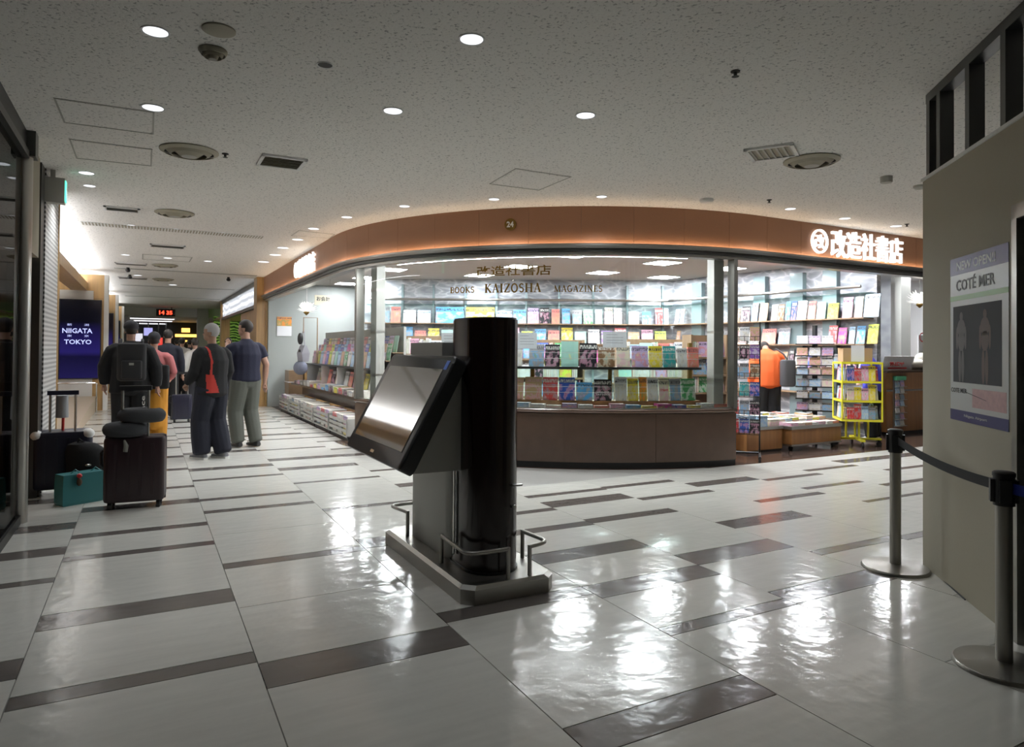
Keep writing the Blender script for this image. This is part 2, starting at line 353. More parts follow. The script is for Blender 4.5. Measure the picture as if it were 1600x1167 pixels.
for k in range(-9, 16):
    xa, xb = X0+TW*k, X0+TW*(k+1); rr = random.Random(k*7+3); y = -6.5+rr.random(); known = sorted(STR.get(k, []))
    yend = 51.0 if xb < SHOPX+.6 else 6.10
    if k == 3: yend = 51.0
    segs = list(known); lo = min([a for a, b in known] or [99]); hi = max([b for a, b in known] or [-99])
    while y < yend:
        wd = rr.choice([.10, .10, .21])
        if y+wd < lo-.4 or y > hi+.35: segs.append((y, y+wd))
        y += wd+rr.choice([.45, .6, .75, 1.0])
    segs = sorted(segs); cur = -7.0
    for a, b in segs+[(yend, yend)]:
        if a > yend: a = b = yend
        L = a-cur
        if L > .02:
            n = max(1, round(L/.92)) if L > 1.15 else 1
            for i in range(n): tiles.append((xa, xb, cur+L*i/n, cur+L*(i+1)/n, 0))
        if b > a: tiles.append((xa, xb, a, b, 1))
        cur = b
        if cur >= yend: break
def tile_size(t):
    c = Vector(((t[0]+t[1])/2, (t[2]+t[3])/2, 0)); d = c-CAM; z = d.dot(FW)
    if z < .8: return 0
    px, py = CX+F*d.dot(RT)/z, CY-F*d.dot(UP)/z
    if not (-150 < px < 1750 and py < 1330): return 0
    return (t[1]-t[0])*(t[3]-t[2])/z**3
tiles.sort(key=tile_size, reverse=True)
def tile_box(mb, t):
    g = .0012; x0, x1, y0, y1 = t[0]+g, t[1]-g, t[2]+g, t[3]-g; e = .0015
    mb.add([(x0, y0, -.008), (x1, y0, -.008), (x1, y1, -.008), (x0, y1, -.008), (x0+e, y0+e, 0), (x1-e, y0+e, 0), (x1-e, y1-e, 0), (x0+e, y1-e, 0)],
           [(4, 5, 6, 7), (0, 1, 5, 4), (1, 2, 6, 5), (2, 3, 7, 6), (3, 0, 4, 7)])
for t in tiles[:280]:
    if tile_size(t) == 0: break
    b = MB(); tile_box(b, t); b.build('dark_tile' if t[4] else 'pale_tile', 'tile_dark' if t[4] else 'tile_white', fl)
b = MB()
for t in tiles[280:]:
    b.m = t[4]; tile_box(b, t)
tag(b.build('far_tiles', ['tile_white', 'tile_dark'], fl), kind='stuff')
# shop floor: a slab a hair above the grout bed, bounded by the round front
poly = [(14.9, 6.10)]+[tuple(path(ARC*i/24, -.02)[0][:2]) for i in range(24, -1, -1)]+[(2.68, 10.4), (2.68, 24), (14.9, 24)]
struct(MB().prism(poly, -.007, .003).build('floor_shop', 'shop_floor'), 'dark polished brown floor inside the bookshop')

# ================================================================== CEILINGS
ce = struct(MB().box(-9, 15, -7, 33, ZC, ZC+.15).build('ceiling', 'ceiling_board'))
struct(MB().box(-9, 15, 33, 52, 2.72, 2.9).build('ceiling_far', 'white_wall')); 
struct(MB().box(-9, 15, 32.9, 33.05, 2.72, ZC+.02).build('trim_3', 'white_wall'), 'white drop where the far corridor ceiling steps down')
poly = [(14.9, 6.2)]+[tuple(path(ARC*i/24, -.12)[0][:2]) for i in range(24, -1, -1)]+[(2.62, 10.4), (2.62, 24), (14.9, 24)]
struct(MB().prism(poly, ZS, ZS+.05).build('ceiling_shop', 'white_wall'), 'white ceiling of the bookshop with square light panels')

# ================================================================== SHOP FRONT
S_L, S_R = -6.9, ARC+7.6
fas = struct(MB().sweep(S_L, S_R, [(-.10, 2.66), (-.02, 2.66), (-.02, ZC+.02), (-.10, ZC+.02)]).build('trim_1', 'steel_dark'), 'copper coloured fascia sweeping round the bookshop corner')
n = int((S_R-S_L)/.62); st = (S_R-S_L)/n
for i in range(n):
    MB().sweep(S_L+i*st+.0015, S_L+(i+1)*st-.0015, [(-.02, 2.665), (.0, 2.665), (.0, ZC-.001), (-.02, ZC-.001)]).build('fascia_panel', 'copper', fas, True)
# stepped metal head track under the fascia, with the lamp strip lying in its gutter
tr = struct(MB().sweep(S_L, S_R, [(-.16, 2.60), (.045, 2.60), (.055, 2.63), (.055, 2.652), (.048, 2.652), (.045, 2.638), (-.16, 2.638)]).build('trim_2', 'steel'), 'stepped metal head track running below the copper fascia')
MB().sweep(S_L, S_R, [(-.16, 2.562), (.015, 2.562), (.015, 2.598), (-.16, 2.598)]).build('track_step', 'steel_dark', tr)
MB().sweep(S_L, S_R, [(-.16, 2.525), (-.02, 2.525), (-.02, 2.562), (-.16, 2.562)]).build('track_step', 'steel', tr)
MB().sweep(S_L+.1, S_R-.1, [(.020, 2.638), (.042, 2.638), (.042, 2.648), (.020, 2.648)]).build('lamp_strip', 'lamp_strip', tr)
# base of the round window
SA, SB = s_of(circ(556, 500, 4.28)), s_of(circ(1151, 500, 4.28))
base = struct(MB().sweep(SA, SB, [(-.62, 0), (-.045, 0), (-.045, .655), (-.62, .655)]).build('wall_shop_base', 'shop_base'), 'dark brown curved plinth below the bookshop window')
n = 5; st = (SB-SA)/n
for i in range(n):
    MB().sweep(SA+i*st+.0015, SA+(i+1)*st-.0015, [(-.046, .075), (-.02, .075), (-.02, .645), (-.046, .645)]).build('base_panel', 'shop_base', base, True)
MB().sweep(SA, SB, [(-.045, 0), (-.035, 0), (-.035, .075), (-.045, .075)]).build('toe_kick', 'black_metal', base)
sill = MB().sweep(SA-.01, SB+.01, [(-.62, .655), (-.012, .655), (-.005, .665), (-.012, .675), (-.012, .69), (-.025, .70), (-.62, .70)]).build('sill', 'shop_base', base)
win = struct(MB().sweep(SA, SB, [(-.075, .70), (-.04, .70), (-.04, .712), (-.075, .712)]).build('window_1', 'steel'), 'large curved display window of the bookshop')
sp = s_of(circ(801, 500, 4.25))
for a, b in ((SA+.05, sp), (sp, SB-.05)):
    MB().sweep(a+.003, b-.003, [(-.060, .712), (-.052, .712), (-.052, 2.55), (-.060, 2.55)]).build('pane', 'glass', win, True)
MB().sweep(SA, SA+.055, [(-.12, .70), (-.0, .70), (-.0, 2.53), (-.12, 2.53)]).build('post', 'steel_brushed', win)
MB().sweep(SB-.055, SB, [(-.12, .70), (-.0, .70), (-.0, 2.53), (-.12, 2.53)]).build('post', 'steel_brushed', win)
for a, lab in ((SA+.25, 'left'), (SB-.16, 'right')):
    o = MB().sweep(a-.075, a+.075, [(-.30, .70), (-.16, .70), (-.16, ZS), (-.30, ZS)]).build('pilaster', 'kiosk_grey', win, True)
    for z in (1.02, 1.62, 2.2): MB().sweep(a-.076, a+.076, [(-.301, z), (-.155, z), (-.155, z+.03), (-.301, z+.03)]).build('band', 'steel', o)

# lettering on the fascia and the glass
def sign(c_s, zc, w, parent):
    text_on('lettering', '改造社書店', arc_map(c_s+w*.09, zc, .004), w*.80, w*.19, 'letter_white', parent, .035, .006)
    r = w*.082; cs = c_s-w*.43; rg = MB()
    f = arc_map(cs, zc, .004)
    for r0, r1 in ((r*.86, r), (0.001, 0.001)):
        if r0 < .01: continue
        rings = [[f(math.cos(2*math.pi*j/28)*q, math.sin(2*math.pi*j/28)*q, t) for j in range(28)] for q, t in ((r1, 0), (r1, .03), (r0, .03), (r0, 0))]
        rg.loft(rings, False)
    rg.build('emblem_ring', 'letter_white', parent)
    text_on('emblem', '改', f, r*1.15, r*1.15, 'letter_white', parent, .03, .0)
pr = ypl(1342, 385, 6.05); sign(ARC+(pr.x-CC.x), 2.865, 1.95, fas)
pl = xpl(477, 412, 2.5); sign(-(pl.y-CC.y), 2.86, 1.75, fas)
p = circ(798, 351, CR); f = arc_map(s_of(p), p.z, .003)
o = MB().loft([[f(math.cos(2*math.pi*j/28)*q, math.sin(2*math.pi*j/28)*q, t) for j in range(28)] for q, t in ((.072, 0), (.072, .018), (.068, .02))]).build('emblem_disc', 'gold', fas)
text_on('emblem_mark', '24', arc_map(s_of(p), p.z, .024), .085, .07, 'plastic_white', o, .004, .03)
def glass_text(s, xa, xb, y, h, bold):
    a, b = circ(xa, y, 4.25), circ(xb, y, 4.25); sa, sb = s_of(a), s_of(b); text_on('lettering', s, arc_map((sa+sb)/2, (a.z+b.z)/2, -.052), sb-sa, h, 'gold', win, .006, bold)
glass_text('改造社書店', 745, 861, 423, .125, .012)
# serif capitals drawn from strokes: (thick, thin) bars on a unit cell, then bent on to the glass
SER = {'B': (['V0', 'b'], .62), 'O': (['o'], .78), 'K': (['V0', 'k'], .74), 'S': (['s'], .56), 'A': (['a'], .78), 'I': (['V1'], .34), 'Z': (['z'], .68), 'H': (['V0', 'V9', 'h'], .84),
       'M': (['m'], .98), 'G': (['g'], .78), 'N': (['n'], .84), 'E': (['V0', 'e'], .62)}
def strokes(ch, w):
    T, t = .15, .055; L = []
    def arcp(cx, cy, rx, ry, a0, a1, n=9): return [(cx+rx*math.cos(math.radians(a0+(a1-a0)*i/n)), cy+ry*math.sin(math.radians(a0+(a1-a0)*i/n))) for i in range(n+1)]
    def stem(x): L.append(([(x, 0), (x, 1)], T)); L.append(([(x-.14, .025), (x+.14, .025)], .05)); L.append(([(x-.14, .975), (x+.14, .975)], .05))
    if ch == 'I': stem(w/2)
    if ch == 'B': stem(.14); L.append(([(.14, .97)]+arcp(w-.28, .76, .24, .21, 90, -90)+[(.14, .55)], .07)); L.append(([(.14, .52)]+arcp(w-.28, .27, .27, .25, 90, -90)+[(.14, .03)], .08))
    if ch == 'O': L.append((arcp(w/2, .5, w/2-.07, .47, 0, 360, 18), .12))
    if ch == 'G': L.append((arcp(w/2, .5, w/2-.07, .47, 50, 330, 16), .12)); L.append(([(w-.12, .05), (w-.12, .45)], .12)); L.append(([(w-.28, .45), (w-.01, .45)], .05))
    if ch == 'S': L.append((arcp(w/2, .73, w/2-.08, .23, 30, 250, 9)+arcp(w/2, .27, w/2-.07, .24, 80, -150, 9), .11))
    if ch == 'K': stem(.14); L.append(([(.16, .42), (w-.12, .97)], .055)); L.append(([(.28, .55), (w-.06, .03)], .14)); L.append(([(w-.26, .975), (w, .975)], .05)); L.append(([(w-.22, .025), (w+.03, .025)], .05))
    if ch == 'A': L.append(([(.1, .02), (w/2, 1)], .06)); L.append(([(w/2, 1), (w-.1, .02)], .15)); L.append(([(.2, .33), (w-.2, .33)], .05)); L.append(([(0, .025), (.22, .025)], .05)); L.append(([(w-.25, .025), (w, .025)], .05))
    if ch == 'Z': L.append(([(.05, .96), (w-.05, .96)], .07)); L.append(([(w-.08, .96), (.08, .04)], .13)); L.append(([(.05, .04), (w-.05, .04)], .07)); L.append(([(.05, .75), (.06, .97)], .05)); L.append(([(w-.05, .25), (w-.05, .03)], .05))
    if ch == 'H': stem(.14); stem(w-.14); L.append(([(.14, .5), (w-.14, .5)], .055))
    if ch == 'N': L.append(([(.12, 0), (.12, 1)], .06)); L.append(([(w-.12, 0), (w-.12, 1)], .06)); L.append(([(.1, .98), (w-.1, .02)], .15)); L.append(([(0, .975), (.2, .975)], .05)); L.append(([(0, .025), (.24, .025)], .05)); L.append(([(w-.24, .975), (w, .975)], .05))
    if ch == 'M': L.append(([(.12, 0), (.12, 1)], .06)); L.append(([(w-.14, 0), (w-.14, 1)], .15)); L.append(([(.12, 1), (w/2, .02)], .14)); L.append(([(w/2, .02), (w-.14, 1)], .06)); L.append(([(0, .025), (.24, .025)], .05)); L.append(([(w-.28, .025), (w, .025)], .05))
    if ch == 'E': stem(.14); L.append(([(.14, .965), (w-.06, .965)], .06)); L.append(([(.14, .5), (w-.16, .5)], .055)); L.append(([(.14, .035), (w-.02, .035)], .06)); L.append(([(w-.07, .78), (w-.07, .98)], .05)); L.append(([(w-.03, .24), (w-.03, .03)], .05))
    return L
def serif_word(wd, xa, xb, y, h):
    a, b = circ(xa, y, 4.25), circ(xb, y, 4.25); sa, sb = s_of(a), s_of(b); z = (a.z+b.z)/2-h/2
    tot = sum(SER[c][1]+.14 for c in wd)-.14; k = (sb-sa)/tot; f = arc_map(sa, z, -.052); mb = MB(); x = 0
    for c in wd:
        for pts, th in strokes(c, SER[c][1]):
            for (x1, y1), (x2, y2) in zip(pts, pts[1:]):
                dx, dy = x2-x1, y2-y1; l = math.hypot(dx, dy) or 1; w3 = th*1.35/2; px_, py_ = -dy/l*w3, dx/l*w3; e = .02
                q = [(x1+px_-dx/l*e, y1+py_-dy/l*e), (x1-px_-dx/l*e, y1-py_-dy/l*e), (x2-px_+dx/l*e, y2-py_+dy/l*e), (x2+px_+dx/l*e, y2+py_+dy/l*e)]
                P3 = [f((x+u)*k, v*h, t) for t in (0, .006) for u, v in q]
                mb.hexa(P3)
        x += SER[c][1]+.14
    mb.build('lettering', 'gold', win)
serif_word('BOOKS', 704, 741, 453, .072); serif_word('KAIZOSHA', 758, 845, 450, .105); serif_word('MAGAZINES', 866, 941, 451, .075)

# ================================================================== SHOP SHELL
WA, WB, WC_ = Vector((4.34, 15.04, 0)), Vector((10.35, 11.7, 0)), Vector((10.74, 7.14, 0))
def wall_strip(name, a, b, z0, z1, th, mt, lab, parent=None):
    d = (b-a).normalized(); n = Vector((-d.y, d.x, 0)); mb = MB(); mb.hexa([a+Vector((0, 0, z0)), b+Vector((0, 0, z0)), b+n*th+Vector((0, 0, z0)), a+n*th+Vector((0, 0, z0)), a+Vector((0, 0, z1)), b+Vector((0, 0, z1)), b+n*th+Vector((0, 0, z1)), a+n*th+Vector((0, 0, z1))])
    o = mb.build(name, mt, parent); 
    if not parent: struct(o, lab)
    return o
wbk = wall_strip('wall_shop_back', WA, WB, 0, ZS, .12, 'swirl_wall', 'grey swirl patterned back wall of the bookshop')
wrt = wall_strip('wall_shop_right', WB, WC_, 0, ZS, .12, 'swirl_wall', 'grey swirl patterned side wall of the bookshop')
struct(MB().box(2.6, 15, 17.15, 17.28, 0, ZC).build('wall_shop_far', mat('wall_sage', (.36, .39, .37), .5)), 'plain white wall deep in the shop')
struct(MB().box(14.8, 14.95, 5.95, 22, 0, ZC).build('wall_shop_outer', 'white_wall'), 'white outer wall at the far right of the shop')
struct(MB().box(2.55, 2.75, 17.25, 22.1, 0, ZC).build('wall_shop_divider', 'wood_oak'), 'oak faced wall between the bookshop and the next shop')
struct(MB().box(10.5, 14.8, 12.2, 12.3, 0, ZS).build('wall_shop_rear', 'white_wall'), 'pale wall behind the till area')
# glass fins, rail and ledge on the back wall
def along(a, b, px, z):   # where the pixel column meets the wall line
    d = (b-a).normalized(); n = Vector((-d.y, d.x, 0)); p = onplane(px, 500, a, n); return (p-a).dot(d)
def wall_fins(wall, a, b, pxs, wd):
    d = (b-a).normalized(); n = Vector((d.y, -d.x, 0))
    for px in pxs:
        t = along(a, b, px, 0); c = a+d*t+n*.06
        MB().obox((c.x, c.y, 1.43), d, n, (0, 0, 1), wd, .055, 1.41).build('glass_fin', 'fin', wall)
mat('fin', (.27, .36, .38), .15, .1, spec=.6)
wall_fins(wbk, WA, WB, (585, 630, 678, 728, 776, 822, 873, 926, 979, 1034), .022); wall_fins(wrt, WB, WC_, (1094, 1192, 1250, 1302), .13)
for wall, a, b, t0, t1 in ((wbk, WA, WB, .1, None), (wrt, WB, WC_, .1, None)):
    d = (b-a).normalized(); n = Vector((d.y, -d.x, 0)); L = (b-a).length
    p, q = a+d*t0+n*.22, b-d*.15+n*.22
    MB().tube([(p.x, p.y, 2.50), (q.x, q.y, 2.50)], .028, 8).build('rail', 'steel', wall)
    for z in (2.40, 1.98, 1.54, 1.12, .69, .25):
        c = a+d*(L/2)+n*(.15 if z < 2.3 else .10)
        MB().obox((c.x, c.y, z-.012), d, n, (0, 0, 1), L/2-.05, .15 if z < 2.3 else .10, .011).build('shelf_board', 'glass_green' if z > 2.3 else 'wood_shelf', wall)

# ================================================================== BOOKS
_bm = {}
def book_mesh(w, h, t):
    k = (round(w, 3), round(h, 3), round(t, 3))
    if k not in _bm:
        b = MB(); c = min(.0025, t*.2); e = .004
        b.m = 0; b.box(-w/2, w/2, -t, -t+c, 0, h); b.box(-w/2, w/2, -c, 0, 0, h); b.box(-w/2, -w/2+c, -t+c, -c, 0, h)
        b.m = 1; b.box(-w/2+c, w/2-e, -t+c, -c, e*.6, h-e)
        _bm[k] = b.mesh('book', ['paper_pages', 'paper_pages'])
    return _bm[k]
def book(name, loc, out, tilt, w, h, t, color, label, cat, group, roll=0.0):
    o = bpy.data.objects.new(name, book_mesh(w, h, t)); COL.objects.link(o)
    o.material_slots[0].link = 'OBJECT'; o.material_slots[0].material = cover(color)
    out = Vector(out).normalized(); rz = math.atan2(out.x, -out.y)
    o.matrix_world = Matrix.Translation(loc) @ Matrix.Rotation(rz, 4, 'Z') @ Matrix.Rotation(roll, 4, 'Z') @ Matrix.Rotation(-tilt, 4, 'X')
    return tag(o, label, cat, group)
CN = list(COLORS); rnd = random.Random(11)
LIGHT = ['white', 'white', 'cream', 'pale blue', 'pink', 'yellow', 'mint', 'lilac', 'coral', 'sky blue', 'white', 'lime', 'red', 'green', 'tan']
# back wall: one face-out row on each upper shelf, seen through the window
d = (WB-WA).normalized(); nB = Vector((d.y, -d.x, 0))
def wall_row(a, b, pxs, z, hs, cols, where, group, name='book', tilt=.18, off=.195, cat='book'):
    d = (b-a).normalized(); n = Vector((d.y, -d.x, 0))
    for i, px in enumerate(pxs):
        x0, x1 = px; t0, t1 = along(a, b, x0, 0), along(a, b, x1, 0); p = a+d*((t0+t1)/2)+n*off
        h = 1.08*(hs[i % len(hs)] if isinstance(hs, list) else hs); c = cols[i % len(cols)]
        book(name, (p.x, p.y, z), n, tilt, min(.62, max(.05, abs(t1-t0)-.01)), h, .02, c, f'{c} book standing face-out on {where}', cat, group)
wall_row(WA, WB, [(586, 602), (604, 611), (613, 628), (632, 652), (654, 675), (682, 726), (729, 773), (776, 800), (802, 822), (824, 842), (843, 858), (861, 874), (877, 890), (893, 908), (910, 925), (928, 940), (943, 956), (957, 970), (980, 996), (1001, 1015), (1021, 1033), (1035, 1042)], 1.98,
         [.30, .34, .33, .26, .26, .33, .33, .25, .28, .32, .33, .30, .31, .28, .30], ['white', 'grey', 'coral', 'white', 'pale blue', 'sky blue', 'yellow', 'pale blue', 'sky blue', 'lilac', 'black', 'coral', 'sky blue', 'grey', 'green', 'mint', 'cream', 'white', 'cream', 'sky blue', 'red', 'white'],
         'the top shelf of the swirl back wall', 'books on the top back-wall shelf')
wall_row(WA, WB, [(588+i*20.6, 606+i*20.6) for i in range(22)], 1.54, [.30, .27, .33, .25], ['pink', 'lime', 'sky blue', 'coral', 'yellow', 'mint', 'white', 'purple', 'red', 'tan'],
         'the second shelf of the swirl back wall', 'books on the second back-wall shelf')
wall_row(WA, WB, [(588+i*26, 611+i*26) for i in range(18)], 1.12, [.30, .26], ['red', 'black', 'white', 'green', 'deep blue', 'cream', 'magenta'],
         'the third shelf of the swirl back wall', 'books on the third back-wall shelf')
wall_row(WB, WC_, [(1064, 1070), (1072, 1079), (1152, 1166), (1168, 1181), (1184, 1194), (1196, 1209), (1215, 1225), (1226, 1235), (1237, 1245), (1246, 1254), (1255, 1270), (1272, 1284), (1286, 1300), (1303, 1320), (1326, 1342), (1345, 1358), (1360, 1384)], 1.98,
         [.30, .30, .24, .28, .33, .32, .28, .28, .32, .32, .32, .30, .28, .25, .33, .33, .36], ['white', 'grey', 'brown', 'black', 'grey', 'tan', 'cream', 'brown', 'sky blue', 'deep blue', 'white', 'coral', 'mint', 'lime', 'pink', 'cream', 'pale blue'],
         'the top shelf of the swirl side wall', 'books on the top side-wall shelf')
wall_row(WB, WC_, [(1066, 1072), (1156, 1176), (1180, 1196), (1200, 1222), (1226, 1244), (1304, 1318), (1319, 1333), (1336, 1346), (1348, 1362), (1365, 1382)], 1.54, [.28, .30, .26, .27], ['tan', 'cream', 'white', 'coral', 'grey', 'red', 'magenta', 'pale blue', 'sky blue', 'lime'],
         'the second shelf of the swirl side wall', 'books on the second side-wall shelf')
wall_row(WB, WC_, [(1232+i*10, 1240+i*10) for i in range(13)], 1.12, [.26, .30, .23], ['tan', 'black', 'white', 'grey', 'deep blue'], 'the third shelf of the swirl side wall', 'books on the third side-wall shelf')

# display stand inside the round window: two ledges of guide books behind thin guard rods
ds = empty('window_display_stand', (*path(s_of(circ(950, 600, 4.0)), -.3)[0][:2], .70), 'two-tier display stand of dark ledges behind the curved window glass', 'display stand')
s0, s1 = s_of(circ(700, 574, 4.02)), s_of(circ(1092, 574, 4.02))
MB().sweep(s0, s1, [(-.50, 1.165), (-.22, 1.165), (-.22, 1.195), (-.50, 1.195)]).build('ledge', 'steel_dark', ds)
MB().sweep(s0, s1, [(-.50, .70), (-.24, .70), (-.24, .785), (-.50, .785)]).build('ledge', 'wood_brown', ds)
for z0 in (.785, 1.195):
    for dz in (.10, .17):
        MB().sweep(s0, s1, [(-.205, z0+dz), (-.20, z0+dz), (-.20, z0+dz+.005), (-.205, z0+dz+.005)]).build('guard_rod', 'plastic_white', ds)
for px in (720, 828, 957, 1090):
    q = s_of(circ(px, 600, 4.0)); MB().sweep(q-.025, q+.025, [(-.50, .70), (-.46, .70), (-.46, 1.5), (-.50, 1.5)]).build('upright', 'gold', ds)
MB().sweep(SA+.75, SB-.6, [(-.21, 2.531), (-.17, 2.531), (-.17, 2.548), (-.21, 2.548)]).build('window_fill_strip', 'fill_window', win)  # unseen strip added behind the track to brighten the book fronts
MB().sweep(s0, s1, [(-.53, .70), (-.515, .70), (-.515, 1.16), (-.53, 1.16)]).build('back_glass', 'glass_green', ds)
def ring_row(items, z, where, group, hdef=.27):
    for it in items:
        x0, x1, c = it[:3]; h = it[3] if len(it) > 3 else hdef
        pa, pb = circ(x0, 575, 4.03), circ(x1, 575, 4.03); sm = (s_of(pa)+s_of(pb))/2; p, n = path(sm, -.28)
        o = book('guide_book', (p.x, p.y, z), n, .12, (pb-pa).length-.008, h, .022, c, f'{c} book propped on {where}', 'book', group)
        if len(it) > 4: 
            hw = (pb-pa).length*.8; R = o.matrix_world
            text_on('title', it[4], lambda u, v, t, R=R, h=h, q=it[5]: R @ Vector((u, -.0225-t, h*q+v)), hw, .03 if '\n' not in it[4] else .05, it[6], o, .001, .02)
mat('ink_black', (.02, .02, .02), .5); mat('ink_white', (.85, .85, .85), .5); mat('ink_red', (.65, .04, .04), .5); mat('ink_blue', (.03, .08, .45), .5); mat('ink_grey', (.25, .25, .26), .6)
ring_row([(800, 816, 'white'), (826, 850, 'grey'), (851, 875, 'black'), (876, 904, 'mint', .31), (905, 933, 'black', .29), (934, 961, 'brown', .27), (963, 985, 'cream', .26), (987, 1013, 'lilac', .26), (1014, 1035, 'yellow', .26), (1036, 1056, 'teal', .26), (1058, 1074, 'white', .24), (1075, 1092, 'coral', .25)], 1.195, 'the upper ledge of the window stand', 'books on the upper window ledge')
ring_row([(798, 818, 'tan'), (820, 847, 'tan', .28), (848, 872, 'red', .28), (873, 899, 'deep blue', .28), (900, 926, 'sky blue', .22), (928, 956, 'black', .26, 'JAPANESE\nTATTOOS', .34, 'ink_white'), (961, 980, 'white', .29), (981, 998, 'yellow', .27), (999, 1011, 'orange', .29), (1012, 1029, 'white', .28, 'ORIGA', .82, 'ink_black'), (1030, 1046, 'cream', .26, 'Origami', .5, 'ink_red'), (1047, 1064, 'grey', .27), (1065, 1087, 'green', .27)], .785, 'the lower ledge of the window stand', 'books on the lower window ledge')
i = 0
qa, qb = s_of(circ(815, 640, 4.2)), s_of(circ(1127, 640, 4.2)); qs = (qb-qa)/13
for q in [qa+qs*k for k in range(14)]:
    p, n = path(q, -.10); c = ['pale blue', 'white', 'cream', 'lilac', 'white', 'coral', 'pink', 'sky blue', 'yellow', 'magenta', 'deep blue', 'yellow', 'white', 'coral'][i % 14]; i += 1
    book('flat_magazine', (p.x-n.x*.13, p.y-n.y*.13, .702), n, 0, qs*.925-.006, .035+.012*(i*5 % 3), .13, c, f'{c} magazine lying flat on the sill of the curved window', 'magazine', 'magazines on the window sill')
# notices taped to the glass
for (x0, y0, x1, y1), lab in (((808, 520, 839, 545), 'white notice sheet on the glass right of the dark kiosk column'), ((942, 518, 979, 543), 'wide white notice sheet on the glass above the brown book'), ((690, 520, 718, 545), 'white notice sheet on the glass left of the dark kiosk column')):
    pa, pb = circ(x0, y0, 4.235), circ(x1, y1, 4.235); sm = (s_of(pa)+s_of(pb))/2; hw, hh = (s_of(pb)-s_of(pa))/2, (pa.z-pb.z)/2; zc = (pa.z+pb.z)/2
    o = tag(MB().sweep(sm-hw, sm+hw, [(-.064, zc-hh), (-.0615, zc-hh), (-.0615, zc+hh), (-.064, zc+hh)]).build('notice_sheet', 'thin_paper'), lab, 'notice')
    for k in range(4): MB().sweep(sm-hw*.7, sm+hw*(.7 if k else .2), [(-.0615, zc+hh*(.6-k*.35)), (-.0608, zc+hh*(.6-k*.35)), (-.0608, zc+hh*(.64-k*.35)), (-.0615, zc+hh*(.64-k*.35))]).build('print_line', 'ink_grey', o)

# free-standing bookcases between the window and the back wall
def bookcase(c, out, W, Ht, rows, where, label, cols, dep=.32, per=9, body='wood_shelf'):
    c, out = Vector(c), Vector(out).normalized(); rt = Vector((-out.y, out.x, 0))
    t = empty('bookcase', c, label, 'bookcase')
    for s_ in (-1, 1):
        q = c+rt*s_*W/2; MB().obox((q.x, q.y, Ht/2), rt, out, (0, 0, 1), .012, dep/2, Ht/2).build('side_panel', body, t)
    q = c-out*(dep/2-.008); MB().obox((q.x, q.y, Ht/2), rt, out, (0, 0, 1), W/2, .008, Ht/2).build('back_panel', body, t)
    zs = [.12+(Ht-.42)*i/(rows-1) for i in range(rows)]
    for z in zs: MB().obox((c.x, c.y, z-.012), rt, out, (0, 0, 1), W/2, dep/2, .012).build('shelf', body, t)
    vis = zs[-3:]; room = zs[1]-zs[0]-.035; wl = W/2-.016
    for z in vis:
        x = -wl
        while x < wl-.1:
            face = rnd.random() < .55; cl = rnd.choice(cols)
            if face:
                bw = min(rnd.uniform(.14, .21), wl-x); p = c+rt*(x+bw/2)+out*(dep/2-.06)
                book('shelf_book', (p.x, p.y, z), out, .14, bw, min(room, rnd.uniform(.21, .28)), .016, cl, f'{cl} book face-out in {where}', 'book', 'books in '+where); x += bw+.006
            else:
                for _ in range(3):
                    th = min(rnd.uniform(.018, .04), (wl-x)/3); p = c+rt*(x+th); cl = rnd.choice(cols)
                    o = book('shelf_book', (p.x+out.x*.06, p.y+out.y*.06, z), -rt, 0, .16, min(room, rnd.uniform(.20, .27)), th, cl, f'{cl} book spine-out in {where}', 'book', 'books in '+where); x += th+.002
    return t
def place(px, dep): p = atdepth(px, 600, dep); return (p.x, p.y, 0)
toC = -Vector((FW.x, FW.y, 0)).normalized()
bookcase(place(668, 11.4), toC, .95, 1.62, 5, 'the bookcase by the left window post', 'brown bookcase packed with bright books near the left window post', LIGHT)
bookcase(place(855, 10.6), toC, 1.1, 1.56, 5, 'the bookcase behind the kiosk column', 'bookcase of guide books behind the window right of the kiosk', CN)
bookcase(place(1020, 10.7), toC, 1.15, 1.58, 5, 'the bookcase behind the origami books', 'bookcase of picture books behind the right half of the window', LIGHT)
bookcase(place(1101, 9.4), (-.35, -.94, 0), .5, 1.62, 6, 'the narrow bookcase by the right window post', 'narrow tall bookcase just inside the right window post', CN)

# ---------------------------------------------------------------- square light panels and other shop lamps
for i, (x, y) in enumerate([(x, y) for x in (4.26, 6.17, 8.07, 9.65, 11.8, 13.6) for y in (7.60, 9.39, 11.19, 12.95, 14.7, 16.3)]):
    if (Vector((x, y, 0))-CC).length > 4.0 and x < CC.x and y < CC.y: continue
    if x > 9.9 and y > 11: continue
    _n = Vector((WB.y-WA.y, WA.x-WB.x, 0)).normalized(); _d = (Vector((x, y, 0))-WA).dot(_n)
    if x > 4.4 and _d < .7: continue
    t = empty('ceiling_light', (x, y, ZS), 'square white light panel in the bookshop ceiling', 'ceiling light', 'square light panels in the bookshop ceiling')
    MB().box(x-.24, x+.24, y-.24, y+.24, ZS-.012, ZS-.003).build('diffuser', 'lamp_panel', t)
    b = MB()
    for q in ((-.255, .255, -.255, -.24), (-.255, .255, .24, .255), (-.255, -.24, -.24, .24), (.24, .255, -.24, .24)): b.box(x+q[0], x+q[1], y+q[2], y+q[3], ZS-.014, ZS+.002)
    b.build('frame', 'plastic_white', t)

